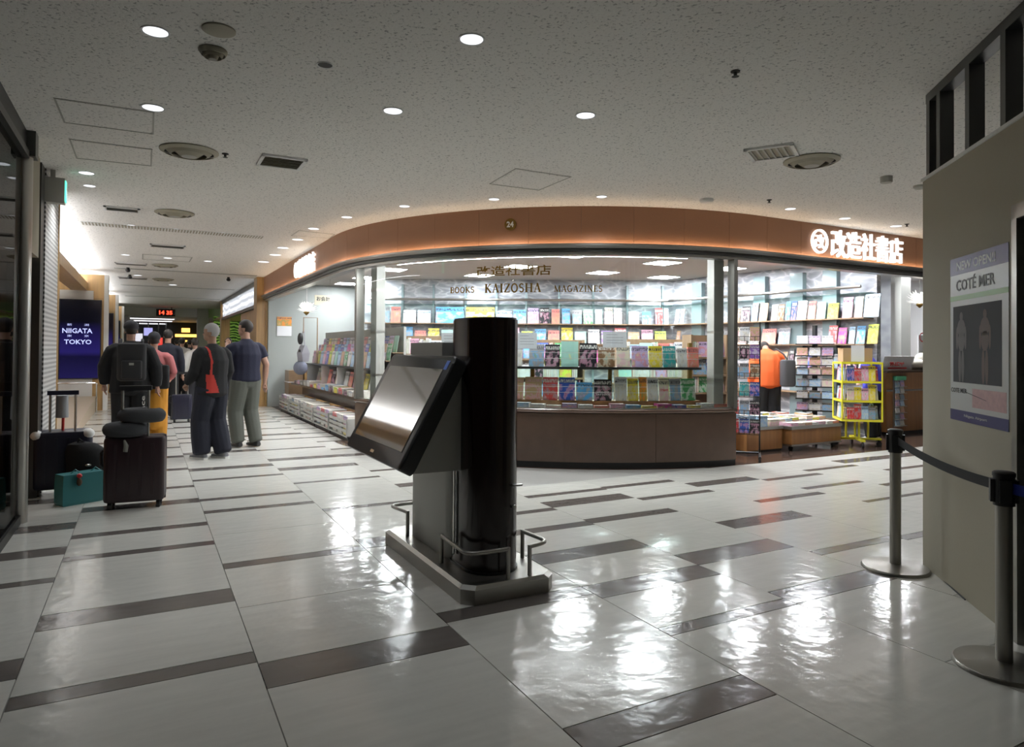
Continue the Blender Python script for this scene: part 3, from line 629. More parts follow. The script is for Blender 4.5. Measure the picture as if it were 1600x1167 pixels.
# ================================================================== CEILING FITTINGS
def ring_disc(mb, c, r0, r1, z0, z1, seg=28):
    mb.loft([[(c.x+q*math.cos(2*math.pi*j/seg), c.y+q*math.sin(2*math.pi*j/seg), z) for j in range(seg)] for q, z in ((r0, z1), (r0, z0), (r1, z0+.002), (r1, z1))], False)
def downlight(px, py, wpx, label, lit=True, group=None):
    c = onz(px, py, ZC); r = abs((onz(px+wpx/2, py, ZC)-c).length)*.92
    r = min(max(r, .05), .12)
    t = empty('downlight', (c.x, c.y, ZC), label, 'downlight', group)
    b = MB(); ring_disc(b, c, r, r*.86, ZC-.006, ZC); b.build('trim_ring', 'plastic_white', t, True)
    b = MB(); ring_disc(b, c, r*.86, r*.5, ZC-.003, ZC-.0005); b.build('reflector', 'reflector', t, True)
    MB().cyl((c.x, c.y), r*.84, ZC-.0035, ZC-.002, 28).build('lens', 'lamp_down' if lit else 'vent_dark', t)
    if lit:
        ld = bpy.data.lights.new('downlight_lamp', 'SPOT'); ld.energy = SPOT_W*(1.0 if wpx > 25 else 3.0 if wpx > 18 else 1.7); ld.spot_size = math.radians(125); ld.spot_blend = .9; ld.shadow_soft_size = min(.1, r); ld.color = (.93, .96, 1.0)
        lo = bpy.data.objects.new('downlight_lamp', ld); COL.objects.link(lo); lo.location = (c.x, c.y, ZC-.012); lo.parent = t; lo.matrix_parent_inverse = parent_inv(t)
for px, py, w_, lab in [(243, 49, 46, 'lit round downlight beside the blank beige ceiling disc'), (239, 168, 38, 'lit round downlight over the corner of an access panel'), (737, 61, 46, 'lit round downlight alone in the open ceiling'),
                        (614, 173, 36, 'lit downlight of a pair, beside the square grey grille'), (915, 180, 36, 'lit downlight of a pair, before the diamond access panel'), (135, 270, 26, 'lit downlight near the green exit sign'), (140, 290, 20, 'lit downlight just beyond the exit sign')]:
    downlight(px, py, w_, lab)
downlight(508, 101, 28, 'unlit dark round downlight in the ceiling', False)
for px, py in [(632, 322), (772, 311), (940, 307), (1235, 326), (1320, 341), (1400, 353), (542, 339), (490, 357), (465, 374), (442, 387), (430, 398), (412, 409)]:
    downlight(px, py, 20, 'small shop-front downlight along the copper fascia', True, 'small downlights along the fascia')
for px, py in [(205, 352), (275, 358), (348, 364), (196, 398), (262, 403), (325, 408), (270, 445), (215, 430)]:
    downlight(px, py, 14, 'small downlight over the corridor beyond the slot grille', True, 'small corridor downlights')
def cyl_fit(name, px, py, r, prof, mt, label, cat):
    c = onz(px, py, ZC); o = MB().lathe((c.x, c.y, ZC), [(q*r, z) for q, z in prof], 28).build(name, mt, None, True); return tag(o, label, cat)
cyl_fit('ceiling_blank', 342, 46, .085, [(1, .0), (1, -.008), (.9, -.012), (.01, -.012)], 'vent_beige', 'blank beige disc in the ceiling', 'cover plate')
cyl_fit('smoke_detector', 1104, 311, .075, [(1, 0), (1, -.025), (.8, -.04), (.01, -.045)], 'plastic_white', 'white smoke detector above the copper fascia', 'smoke detector')
cyl_fit('smoke_detector', 1385, 276, .055, [(1, 0), (1, -.05), (.9, -.06), (.01, -.06)], 'vent_grey', 'grey drum-shaped detector near the round diffuser', 'smoke detector')
cyl_fit('smoke_detector', 1437, 290, .06, [(1, 0), (1, -.02), (.7, -.035), (.01, -.04)], 'vent_grey', 'flat grey detector by the top of the hoarding', 'smoke detector')
for px, py, lab in [(1149, 111, 'small brass sprinkler head alone in the open ceiling'), (352, 240, 'small sprinkler head beside the large round diffuser'), (1202, 312, 'dark sprinkler head beside the white smoke detector'), (1417, 350, 'dark sprinkler head by the fascia lettering')]:
    cyl_fit('sprinkler', px, py, .028, [(1, 0), (1, -.006), (.4, -.01), (.35, -.03), (.8, -.034), (.01, -.036)], 'vent_dark', lab, 'sprinkler')
def diffuser(px, py, wpx, label):
    c = onz(px, py, ZC); r = (onz(px+wpx/2, py, ZC)-onz(px-wpx/2, py, ZC)).length/2
    t = empty('air_diffuser', (c.x, c.y, ZC), label, 'air diffuser')
    MB().cyl((c.x, c.y), r*.97, ZC-.004, ZC-.001, 32).build('throat', 'vent_dark', t)
    for k, (a, b_, dz) in enumerate(((1.0, .86, .03), (.78, .62, .045), (.52, .30, .055))):
        m_ = MB(); m_.loft([[(c.x+q*r*math.cos(2*math.pi*j/32), c.y+q*r*math.sin(2*math.pi*j/32), z) for j in range(32)] for q, z in ((a, ZC-.004), (a, ZC-.012), (b_, ZC-dz), (b_-.03, ZC-dz), (b_+.02, ZC-.02))], False)
        m_.build('cone_ring', 'vent_beige', t, True)
    MB().cyl((c.x, c.y), r*.26, ZC-.056, ZC-.045, 24).build('centre_disc', 'vent_grey', t, True)
diffuser(296, 235, 84, 'large round air diffuser near the access panels'); diffuser(273, 332, 56, 'round air diffuser in front of the long slot grille'); diffuser(1268, 250, 84, 'large round air diffuser beside the diamond-set grille')
diffuser(333, 78, 42, 'small round ceiling speaker next to the beige disc'); diffuser(258, 414, 36, 'small round diffuser far along the corridor ceiling'); diffuser(255, 436, 30, 'farthest round diffuser in the corridor ceiling')
def grille(px, py, w_, d_, label, rot=0.0, n=7):
    c = onz(px, py, ZC); t = empty('ceiling_grille', (c.x, c.y, ZC), label, 'grille'); ux, uy = Vector((math.cos(rot), math.sin(rot), 0)), Vector((-math.sin(rot), math.cos(rot), 0))
    MB().obox((c.x, c.y, ZC-.004), ux, uy, (0, 0, 1), w_/2, d_/2, .003).build('backing', 'vent_beige' if n > 5 else 'vent_dark', t)
    b = MB()
    for s_ in (-1, 1):
        q = Vector((c.x, c.y, ZC-.010))+uy*s_*(d_/2); b.obox(q, ux, uy, (0, 0, 1), w_/2+.015, .015, .009)
        q = Vector((c.x, c.y, ZC-.010))+ux*s_*(w_/2); b.obox(q, ux, uy, (0, 0, 1), .015, d_/2+.015, .009)
    b.build('frame', 'plastic_white', t)
    for i in range(n):
        q = Vector((c.x, c.y, ZC-.010))+uy*(d_*((i+.5)/n-.5)); MB().obox(q, ux, (uy*.8+Vector((0, 0, .4))), (0, 0, 1), w_/2, d_/n*.36, .0015).build('louvre', 'vent_grey', t)
grille(440, 252, .36, .36, 'square grey grille with white frame over the corridor mouth'); grille(1206, 237, .36, .36, 'grey grille set diamond-wise beside the round diffuser', .55)
grille(191, 326, .36, .22, 'dark oblong grille near the wooden bays', 0, 4); grille(262, 384, .5, .3, 'beige oblong grille beyond the slot grille', 0, 4); grille(205, 412, .55, .3, 'dark oblong grille far along the corridor', 0, 4); grille(208, 434, .6, .35, 'farthest dark oblong grille along the corridor', 0, 4)
def outline(name, pts, wd, label, mt='vent_grey'):
    P = [onz(x, y, ZC) for x, y in pts]; b = MB(); n = len(P)
    for i in range(n):
        p, q = P[i], P[(i+1) % n]; dd = q-p; c = (p+q)/2; b.obox((c.x, c.y, ZC-.002), dd, Vector((-dd.y, dd.x, 0)), (0, 0, 1), dd.length/2+wd/2, wd/2, .002)
    t = b.build(name, mt); tag(t, label, 'access panel')
    c = sum(P, Vector())/n; i_ = MB(); Q = [c+(p-c)*.93 for p in P]; i_.extr([(p.x, p.y, ZC-.003) for p in Q], (0, 0, .0029)); i_.build('panel', 'ceiling_board', t); return t
outline('access_panel', [(85, 153), (240, 175), (239, 209), (101, 191)], .012, 'large framed access panel in the ceiling by the lit downlight'); outline('access_panel', [(109, 217), (237, 233), (236, 259), (120, 247)], .012, 'framed access panel tinted by the green exit sign')
outline('access_panel', [(806, 263), (892, 276), (842, 297), (765, 287)], .008, 'faint diamond-set access panel near the copper fascia'); outline('access_panel', [(223, 397), (300, 402), (296, 409), (223, 405)], .02, 'small framed access panel far along the corridor')
outline('access_panel', [(455, 368), (467, 360), (523, 366), (515, 372)], .012, 'framed access panel beside the corridor fascia')
# slot grille
pa, pb = onz(128, 350, ZC), onz(413, 369, ZC); t = empty('slot_grille', (*(pa+pb).xy/2, ZC), 'long white slot grille across the corridor ceiling', 'grille'); L = pb.x-pa.x; yc = (pa.y+pb.y)/2
MB().box(pa.x, pb.x, yc-.14, yc+.14, ZC-.006, ZC-.001).build('frame', 'plastic_white', t)
b = MB()
for i in range(60): b.box(pa.x+L*(i+.2)/60, pa.x+L*(i+.75)/60, yc-.12, yc+.12, ZC-.009, ZC-.006)
tag(b.build('slots', 'vent_beige', t), kind='stuff')
for yy in (17.0, 21.5, 26.0):
    MB().box(-.6, 2.3, yy-.06, yy+.06, ZC-.008, ZC-.001).build('slot_grille', 'vent_grey')
    tag(COL.objects[-1], f'far slot grille across the corridor ceiling, {"nearest" if yy < 18 else "middle" if yy < 25 else "farthest"} of the three grey ones', 'grille')
# ceiling of the corridor: rows of small square black camera mounts
for px, py in ((200, 418), (203, 429), (357, 433)):
    c = onz(px, py, ZC); MB().lathe((c.x, c.y, ZC), [(.03, 0), (.03, -.03), (.05, -.05), (.04, -.09), (.01, -.10)], 12).build('security_camera', 'plastic_black'); tag(COL.objects[-1], 'small black dome camera on the corridor ceiling', 'camera', 'dome cameras on the corridor ceiling')

# ================================================================== LEFT SIDE OF THE CORRIDOR
XL = -.84
lw = struct(MB().box(XL-.05, XL, -7, 6.55, ZC-.16, ZC+.01).build('wall_left', 'black_metal'), 'dark framed glass front of a closed shop')
for y0 in (-1.6, .0, 1.6, 3.2, 4.85): MB().box(XL-.05, XL-.005, y0, y0+.05, 0.06, ZC-.16).build('frame_post', 'black_metal', lw)
MB().box(XL-.05, XL, -7, 6.55, 0, .07).build('threshold', 'black_metal', lw)
for y0 in (-1.6, .0, 1.6, 3.2, 4.85): MB().box(XL-.03, XL-.02, y0+.05, min(y0+1.6, 6.45), .07, ZC-.16).build('pane', 'glass_dark', lw)
MB().box(XL-.05, XL+.02, -7, 6.55, ZC-.22, ZC-.16).build('head_track', 'steel_dark', lw)
struct(MB().box(XL-1.3, XL-1.2, -7, 6.5, 0, ZC).build('wall_left_inner', 'wood_brown'), 'brown wall inside the closed shop')
pc = onz(30, 815)
po = struct(MB().cyl((-.865, 6.62), .062, 0, 2.92, 20).build('wall_left_post', 'steel', None, True), 'round brushed steel post at the end of the dark glass front')
MB().box(-.95, -.78, 6.54, 6.70, 2.90, ZC+.01).build('post_head', 'steel_dark', po)
lr = struct(MB().box(-1.25, -1.15, 6.5, 8.1, 0, ZC).build('wall_left_recess', 'wall_cream'), 'recessed wall with a brown door beside the steel post')
MB().box(-1.15, -1.11, 6.75, 7.6, 0, 2.15).build('door_leaf', 'wood_brown', lr); MB().box(-1.2, -.86, 6.7, 7.5, 2.2, ZC).build('soffit_panel', 'wall_cream', lr)
MB().box(-1.16, -.86, 7.62, 7.85, 0, ZC).build('dark_pier', 'steel_dark', lr)
struct(MB().box(-.92, -.85, 7.86, 8.95, 0, ZC).build('wall_left_screen', 'perforated_panel'), 'white perforated metal wall panel below the exit sign')
struct(MB().box(-.945, -.84, 8.95, 9.0, 0, ZC).build('trim_4', 'wood_oak'), 'narrow oak edge of the perforated wall panel')
# exit sign
ps = ypl(92, 258, 7.9); t = empty('exit_sign', (ps.x, 7.9, 2.80), 'box-shaped green lit exit sign under the ceiling', 'exit sign')
MB().box(-.90, -.70, 7.84, 7.96, 2.78, 3.02).build('housing', 'vent_grey', t); MB().box(-.699, -.69, 7.85, 7.95, 2.80, 3.0).build('face', 'green_sign', t); MB().box(-.82, -.78, 7.88, 7.92, 3.02, ZC).build('stem', 'vent_grey', t)
b = MB(); b.box(-.69, -.688, 7.88, 7.90, 2.84, 2.96); b.box(-.69, -.688, 7.90, 7.93, 2.92, 2.935); b.build('pictogram', 'plastic_white', t)
# wooden bays with screens: end walls that face the hall, a cove beam with its lamp above each
struct(MB().box(-3.3, -3.2, 9.0, 33, 0, ZC).build('wall_left_far', 'white_wall'), 'white wall behind the wooden bays')
def bay(Y, y_prev, label_s, text, zs):
    w_ = struct(MB().box(-2.6, -.80, Y, Y+.30, 0, 2.98).build('wall_left_bay', 'wood_oak'), 'oak end wall of a corridor bay carrying an upright screen')
    MB().box(-.80, -.72, Y-.02, Y+.34, 0, 2.98).build('white_edge', 'white_paint', w_)
    for z in (.55, 1.9, 2.45): MB().box(-2.6, -.81, Y-.003, Y+.0, z, z+.004).build('joint', 'wood_dark', w_)
    MB().box(-1.62, -1.0, Y-.02, Y, 0.1, 2.62).build('white_panel', 'white_paint', w_)
    b = struct(MB().box(-1.42, -1.12, y_prev, Y, 2.62, 2.80).build('trim_5', 'wood_oak'), 'oak light-cove beam running between corridor bays')
    MB().box(-1.38, -1.16, y_prev+.1, Y-.1, 2.802, 2.815).build('cove_lamp', 'lamp_cove', b)
    t = empty('display_screen', (-1.22, Y-.08, zs[0]), label_s, 'screen')
    MB().box(-1.62, -.84, Y-.10, Y-.02, zs[0], zs[1]).build('housing', 'plastic_black', t)
    MB().box(-1.60, -.86, Y-.103, Y-.099, zs[0]+.02, zs[1]-.02).build('display', 'screen_image', t)
    fm = plane_map((-1.22, Y-.104, 0), (1, 0, 0), (0, 0, 1), (0, -1, 0))
    if text:
        zc = (zs[0]+zs[1])/2
        text_on('lettering', 'NIIGATA', lambda u, v, q: fm(u-.06, v+zc+.18, q), .55, .105, 'screen_text', t, .002, .02)
        text_on('lettering', 'TOKYO', lambda u, v, q: fm(u-.05, v+zc-.06, q), .50, .10, 'screen_text', t, .002, .02)
        text_on('lettering', '新        潟', lambda u, v, q: fm(u-.05, v+zc+.31, q), .40, .05, 'screen_text', t, .002, .0); text_on('lettering', '東        京', lambda u, v, q: fm(u-.05, v+zc+.07, q), .40, .05, 'screen_text', t, .002, .0)
    return t
def screen_img():
    m = mat('screen_image', (.005, .005, .01), .15); N, L, B = nodes(m); gm = N.new('ShaderNodeNewGeometry'); sx = N.new('ShaderNodeSeparateXYZ'); L.new(gm.outputs['Position'], sx.inputs[0])
    mr = N.new('ShaderNodeMapRange'); mr.inputs[1].default_value = .7; mr.inputs[2].default_value = 2.42; L.new(sx.outputs[2], mr.inputs[0])
    r = ramp(N, [(0, (.02, .015, .13)), (.28, (.008, .006, .05)), (.34, (.03, .02, .22)), (.62, (.012, .008, .09)), (.72, (.002, .002, .006)), (1, (.002, .002, .004))]); L.new(mr.outputs[0], r.inputs[0]); L.new(r.outputs[0], B.inputs['Emission Color']); B.inputs['Emission Strength'].default_value = .5
    mat('screen_text', (.5, .55, .9), .5, emit=(.55, .60, 1.0), es=.85)
screen_img()
bay(17.5, 9.0, 'large upright flight screen reading NIIGATA and TOKYO', True, (.70, 2.42)); bay(24.0, 17.85, 'second upright blue screen beyond the flight screen', False, (.75, 2.42)); bay(30.5, 24.35, 'farthest upright blue screen in the corridor', False, (.75, 2.42))
# ramp with its handrail
o = MB(); o.extr([(-3.19, 9.2, 0), (-3.19, 17.45, .0), (-3.19, 17.45, .32), (-3.19, 9.2, .01)], (2.27, 0, 0)); tag(o.build('ramp', 'ramp_beige' if 'ramp_beige' in M else mat('ramp_beige', (.50, .40, .29), .35).name), 'beige sloping ramp leading to the flight screen', 'ramp')
t = empty('handrail', (-1.0, 17.2, .3), 'thin steel handrail in front of the flight screen', 'handrail')
MB().tube([(-2.6, 17.2, .62), (-.93, 17.2, .62), (-.90, 17.2, .60), (-.90, 17.2, .58)], .02, 8).build('top_rail', 'chrome', t, True)
for x in (-2.2, -.90): MB().tube([(x, 17.2, .0 if x > -.92 else .305), (x, 17.2, .61)], .016, 8).build('post', 'chrome', t)

# ================================================================== FAR END AND NEXT SHOP
struct(MB().box(-9, 15, 50, 50.2, 0, 2.8).build('wall_far', 'white_wall'), 'pale wall at the end of the corridor')
b = struct(MB().box(2.35, 2.75, 17.3, 17.8, 0, ZC).build('wall_pillar', 'wood_oak'), 'oak pillar between the bookshop and the tea shop')
b2 = struct(MB().box(2.45, 2.75, 27.0, 27.45, 0, ZC).build('wall_pillar_far', 'wood_oak'), 'oak pillar at the far side of the tea shop')
lb = struct(MB().box(2.5, 2.56, 17.8, 27.0, 2.50, 2.98).build('wall_right_lightbox', 'light_box'), 'glowing white patterned light box over the tea shop opening')
MB().box(2.46, 2.58, 17.8, 27.0, 2.98, ZC).build('top_trim', 'steel_dark', lb); MB().box(2.46, 2.60, 17.8, 27.0, 2.42, 2.50).build('lower_beam', 'steel_dark', lb)
struct(MB().box(5.4, 5.45, 17.3, 33, 0, 2.75).build('wall_tea_shop', 'tea_field'), 'wall photograph of green tea fields inside the next shop')
struct(MB().box(2.6, 5.4, 32.0, 32.1, 0, 2.75).build('wall_tea_shop_end', 'tea_field'), 'green picture wall closing the tea shop')
struct(MB().box(2.6, 5.5, 17.3, 32, 2.55, 2.62).build('ceiling_tea_shop', 'wood_oak'), 'warm timber ceiling of the tea shop')
for y in (20, 23, 26): MB().box(3.6, 4.2, y, y+.6, 2.535, 2.55).build('ceiling_light', 'lamp_cove'); tag(COL.objects[-1], 'flat light panel in the timber tea shop ceiling', 'ceiling light', 'tea shop ceiling lights')
# steel portal and dark shop at the end
pt = struct(MB().box(2.0, 2.45, 32.6, 33.0, 0, ZC).build('wall_portal', 'kiosk_grey'), 'grey steel portal pier at the far corridor end')
ks = struct(MB().box(1.0, 4.5, 40, 43, 0, 2.72).build('wall_dark_shop', 'black_metal'), 'black shopfront with gold lit sign at the corridor end')
MB().box(1.4, 2.5, 39.9, 40, 1.95, 2.10).build('lit_sign', 'gold_lit' if 'gold_lit' in M else mat('gold_lit', (.8, .5, .1), .5, emit=(1, .55, .12), es=2.2).name, ks); MB().box(1.7, 2.1, 39.9, 40, 2.2, 2.42).build('lit_emblem', 'gold_lit', ks); MB().box(1.5, 2.4, 39.9, 40, 1.7, 1.78).build('lit_sign', 'gold_lit', ks)
for x, z, c, nm, lab in ((.15, 2.2, (.5, .5, 1.0), 'lit_sign_board', 'violet-white lit sign board at the corridor end'), (.62, 1.7, (1, .08, .06), 'lit_sign_board', 'red lit sign board at the corridor end'), (-.3, 1.9, (.9, .9, 1), 'lit_sign_board', 'white lit sign board at the corridor end')):
    o = MB().box(x-.2, x+.2, 40, 40.1, z-.2, z+.2).build(nm, mat('sign_%d' % int(z*10), c, .5, emit=c, es=.7).name); tag(o, lab, 'sign')
    MB().box(x-.03, x+.03, 40.03, 40.07, z+.2, 2.73).build('bracket', 'steel_dark', o)
for y in (35.5, 38.5, 43): MB().box(-.6, 1.2, y, y+.4, 2.70, 2.72).build('ceiling_light', mat('lamp_trough', (1, 1, 1), .5, emit=(.95, .96, 1), es=2.5)); tag(COL.objects[-1], 'wide light trough in the low ceiling past the clock', 'ceiling light', 'light troughs past the clock')
# clock
pk = atdepth(259, 488.5, 29.0); t = empty('led_clock', (pk.x, pk.y, pk.z-.15), 'hanging red LED clock reading 14 35', 'clock')
MB().box(pk.x-.36, pk.x+.36, pk.y-.06, pk.y+.06, pk.z-.15, pk.z+.15).build('housing', 'plastic_black', t); MB().box(pk.x+.2, pk.x+.24, pk.y-.02, pk.y+.02, pk.z+.15, ZC).build('hanger', 'steel_dark', t)
text_on('digits', '14 35', plane_map((pk.x, pk.y-.061, pk.z), (1, 0, 0), (0, 0, 1), (0, -1, 0)), .5, .17, 'led_red', t, .004, .03)

# ================================================================== RIGHT HOARDING WALL
W0, W1 = onz(1442, 882), onz(1558, 977); W0.z = W1.z = 0
dW = (W1-W0).normalized(); nW = Vector((-dW.y, dW.x, 0))
if nW.dot(Vector((-1, 1, 0))) < 0: nW = -nW
ZW = 2.53
def wbox(mb, t0, t1, z0, z1, d0, d1):
    p = lambda t, d_, z: W0+dW*t+nW*d_+Vector((0, 0, z))
    return mb.hexa([p(t0, d0, z0), p(t1, d0, z0), p(t1, d1, z0), p(t0, d1, z0), p(t0, d0, z1), p(t1, d0, z1), p(t1, d1, z1), p(t0, d1, z1)])
def wpx(px, py):
    p = onplane(px, py, W0, nW); return (p-W0).dot(dW), p.z
TD = wpx(1586, 700)[0]
hw_ = struct(wbox(MB(), 0, TD, 0, ZW, -.10, 0).build('wall_right', 'wall_cream'), 'cream temporary hoarding wall with a poster')
wbox(MB(), TD+1.0, 4.6, 0, ZW, -.10, 0).build('hoarding_panel', 'wall_cream', hw_); wbox(MB(), TD, TD+1.0, 2.12, ZW, -.10, 0).build('hoarding_panel', 'wall_cream', hw_)
wbox(MB(), -.01, 4.6, ZW, ZW+.02, -.11, .01).build('cap', 'white_paint', hw_)
fr = struct(wbox(MB(), .02, 4.6, ZC-.06, ZC+.005, -.09, -.01).build('trim_6', 'steel_dark'), 'dark open metal frame between hoarding and ceiling')
for t_ in (.03, .20, .62, 1.04, 1.46, 1.9, 2.4): wbox(MB(), t_, t_+.055, ZW+.02, ZC-.05, -.09, -.01).build('stud', 'steel_dark', fr)
dr = struct(wbox(MB(), TD+.05, TD+.95, .02, 2.05, -.07, -.03).build('door_1', 'vent_dark'), 'dark door set in the cream hoarding')
for a, b_ in ((TD, TD+.05), (TD+.95, TD+1.0)): wbox(MB(), a, b_, 0, 2.12, -.11, .015).build('jamb', 'steel_brushed', dr)
wbox(MB(), TD, TD+1.0, 2.05, 2.12, -.11, .015).build('head', 'steel_brushed', dr)
# poster
t0, zt0 = wpx(1486, 404); t1, zt1 = wpx(1577, 381); zb = (wpx(1484, 652)[1]+wpx(1574, 676)[1])/2; zt = (zt0+zt1)/2
po = empty('poster', W0+dW*((t0+t1)/2)+Vector((0, 0, zb)), 'tall NEW OPEN poster with two dark figures taped to the hoarding', 'poster')
mat('poster_paper', (.60, .61, .60), .35); mat('poster_violet', (.085, .065, .20), .4); mat('poster_navy', (.03, .028, .14), .4); mat('poster_green', (.22, .40, .14), .4); mat('poster_photo', (.012, .013, .017), .7, var=.5, bscale=4); mat('poster_skin', (.09, .05, .035), .6); mat('poster_pale', (.10, .085, .08), .6); mat('map_pink', (.52, .32, .32), .5, var=.3, bscale=40)
W_ = t1-t0; Hh = zt-zb
wbox(MB(), t0, t1, zb, zt, .0, .003).build('sheet', 'poster_paper', po)
def pb_(name, u0, u1, v0, v1, mt, d=.004): return wbox(MB(), t0+W_*u0, t0+W_*u1, zb+Hh*v0, zb+Hh*v1, .003, d).build(name, mt, po)
pb_('violet_band', 0, 1, .895, 1, 'poster_violet'); pb_('green_band', 0, 1, .735, .765, 'poster_green'); ph = pb_('photo', .06, .90, .235, .70, 'poster_photo'); pb_('navy_band', 0, 1, 0, .065, 'poster_navy'); pb_('floor_map', .42, .97, .095, .205, 'map_pink')
wm = lambda u0, v0, d0=.004: (lambda u, v, t: W0+dW*(t0+W_*u0+u)+nW*(d0+t)+Vector((0, 0, zb+Hh*v0+v)))
for s_, u0, v0, w2, h2, mt in (('NEW OPEN!!', .47, .945, .68, .055, 'poster_paper'), ('COTÉ MER', .46, .835, .68, .085, 'ink_grey'), ('COTE MER', .17, .185, .30, .028, 'ink_black'), ('Niigata Airport', .47, .035, .40, .02, 'poster_paper')):
    text_on('lettering', s_, wm(u0, v0), W_*w2, Hh*h2, mt, po, .001, .012)
for u0, cl in ((.22, 'poster_pale'), (.64, 'poster_skin')):     # the two figures in the photograph
    b = MB(); f = wm(u0, .235, .0045); 
    for (cx, cz, rx, rz) in ((0, .40, .020, .028), (0, .33, .05, .055), (0, .25, .042, .06), (-.05, .27, .012, .07), (.05, .27, .012, .07), (-.018, .10, .018, .10), (.018, .10, .018, .10)):
        ring = [f(W_*cx*1.6+W_*rx*1.5*math.cos(2*math.pi*j/14), Hh*(cz*1.0)+Hh*rz*math.sin(2*math.pi*j/14), .0005) for j in range(14)]
        b.add(ring, [tuple(range(14))])
    b.build('figure_print', cl, ph)
ln = MB(); p, q = wm(.30, .18)(0, 0, .001), wm(.66, .145)(0, 0, .001); ln.tube([p, q], .0015, 4); ln.build('pointer_line', 'ink_black', po)
# stray strip on the floor along the hoarding foot
p, q = onz(1467, 901), onz(1508, 938); tag(MB().tube([(p.x, p.y, .004), (q.x, q.y, .004)], .004, 6).build('floor_strip', 'plastic_black'), 'thin black strip lying along the foot of the hoarding', 'strip')

# ================================================================== STANCHIONS
def stanchion(c, hgt, R, label):
    t = empty('stanchion', (c.x, c.y, 0), label, 'stanchion')
    MB().lathe((c.x, c.y, 0), [(R, 0), (R, .008), (R*.96, .018), (.07, .028), (.045, .034)], 36).build('base', 'steel_brushed', t, True)
    MB().cyl((c.x, c.y), .033, .03, hgt-.14, 20).build('post', 'steel_brushed', t, True)
    MB().cyl((c.x, c.y), .042, hgt-.15, hgt-.02, 20).build('belt_cassette', 'plastic_black', t, True)
    MB().lathe((c.x, c.y, hgt), [(.045, -.02), (.045, -.006), (.038, 0), (.01, .002)], 20).build('cap', 'plastic_black', t, True)
    for a in (0, 1, 2, 3):
        q = Vector((math.cos(a*math.pi/2+.6), math.sin(a*math.pi/2+.6), 0))*.045; MB().obox((c.x+q.x, c.y+q.y, hgt-.085), q, Vector((-q.y, q.x, 0)), (0, 0, 1), .008, .022, .05).build('belt_slot', 'plastic_black', t)
    return t
s1_, s2_ = onz(1399, 888), onz(1569, 1043)
st1 = stanchion(s1_, .90, .20, 'steel queue stanchion nearer the bookshop, holding a black belt'); st2 = stanchion(s2_, .87, .20, 'steel queue stanchion by the hoarding door with blue belt')
def belt(a, b, sag, mt, label, zz):
    m_ = MB(); rg = []; d_ = (b-a); n_ = Vector((-d_.y, d_.x, 0)).normalized()*.0012
    for i in range(13):
        u = i/12; p = a+d_*u; z = zz[0]+(zz[1]-zz[0])*u-sag*4*u*(1-u); rg.append([p+n_+Vector((0, 0, z-.024)), p-n_+Vector((0, 0, z-.024)), p-n_+Vector((0, 0, z+.024)), p+n_+Vector((0, 0, z+.024))])
    m_.loft(rg); return tag(m_.build('queue_belt', mt), label, 'belt')
a, b_ = Vector((s1_.x, s1_.y, 0)), Vector((s2_.x, s2_.y, 0)); u_ = (b_-a).normalized()
belt(a+u_*.04, b_-u_*.04, .03, 'belt_black', 'black retractable belt stretched between the two stanchions', (.83, .80))
e_ = onz(1900, 1200); e_.z = 0; belt(b_+(e_-b_).normalized()*.03, b_+(e_-b_).normalized()*1.6, .01, 'belt_blue', 'blue retractable belt leaving the stanchion by the door', (.80, .78))

# ================================================================== KIOSK
kb = empty('information_kiosk', (1.83, 4.1, 0), 'tall dark touch-screen information kiosk on a steel plinth', 'kiosk')
def chamfer(x0, x1, y0, y1, c): return [(x0+c, y0), (x1-c, y0), (x1, y0+c), (x1, y1-c), (x1-c, y1), (x0+c, y1), (x0, y1-c), (x0, y0+c)]
P0 = chamfer(1.54, 2.13, 3.38, 4.82, .06); P1 = chamfer(1.56, 2.11, 3.40, 4.80, .06)
MB().loft([[(x, y, 0) for x, y in P0], [(x, y, .082) for x, y in P0], [(x, y, .10) for x, y in P1]]).build('plinth', 'steel_brushed', kb)
def obround(cx, ya, yb, r, n=14):
    return [(cx+r*math.cos(math.pi+math.pi*i/n), ya+r*math.sin(math.pi+math.pi*i/n)) for i in range(n+1)]+[(cx+r*math.cos(math.pi*i/n), yb+r*math.sin(math.pi*i/n)) for i in range(n+1)]
# near half: dark glossy column, far half: grey metal housing
col_ = obround(1.828, 3.66, 3.84, .158)
c_ = MB(); c_.prism([p for p in col_], .10, 1.575); c_.build('column', 'kiosk_brown', kb, True)
MB().prism(obround(1.828, 3.66, 3.84, .151), 1.575, 1.585).build('column_cap', 'kiosk_black', kb, True)
MB().prism(obround(1.83, 3.95, 4.50, .172), .10, .70).build('housing', 'kiosk_grey', kb, True)
MB().prism([(1.66, 4.02), (2.0, 4.02), (2.0, 4.6), (1.66, 4.6)], .70, 1.44).build('rear_panel', 'kiosk_grey', kb)
MB().prism(obround(1.828, 3.665, 3.84, .168), .10, .115).build('skirt', 'kiosk_black', kb, True)
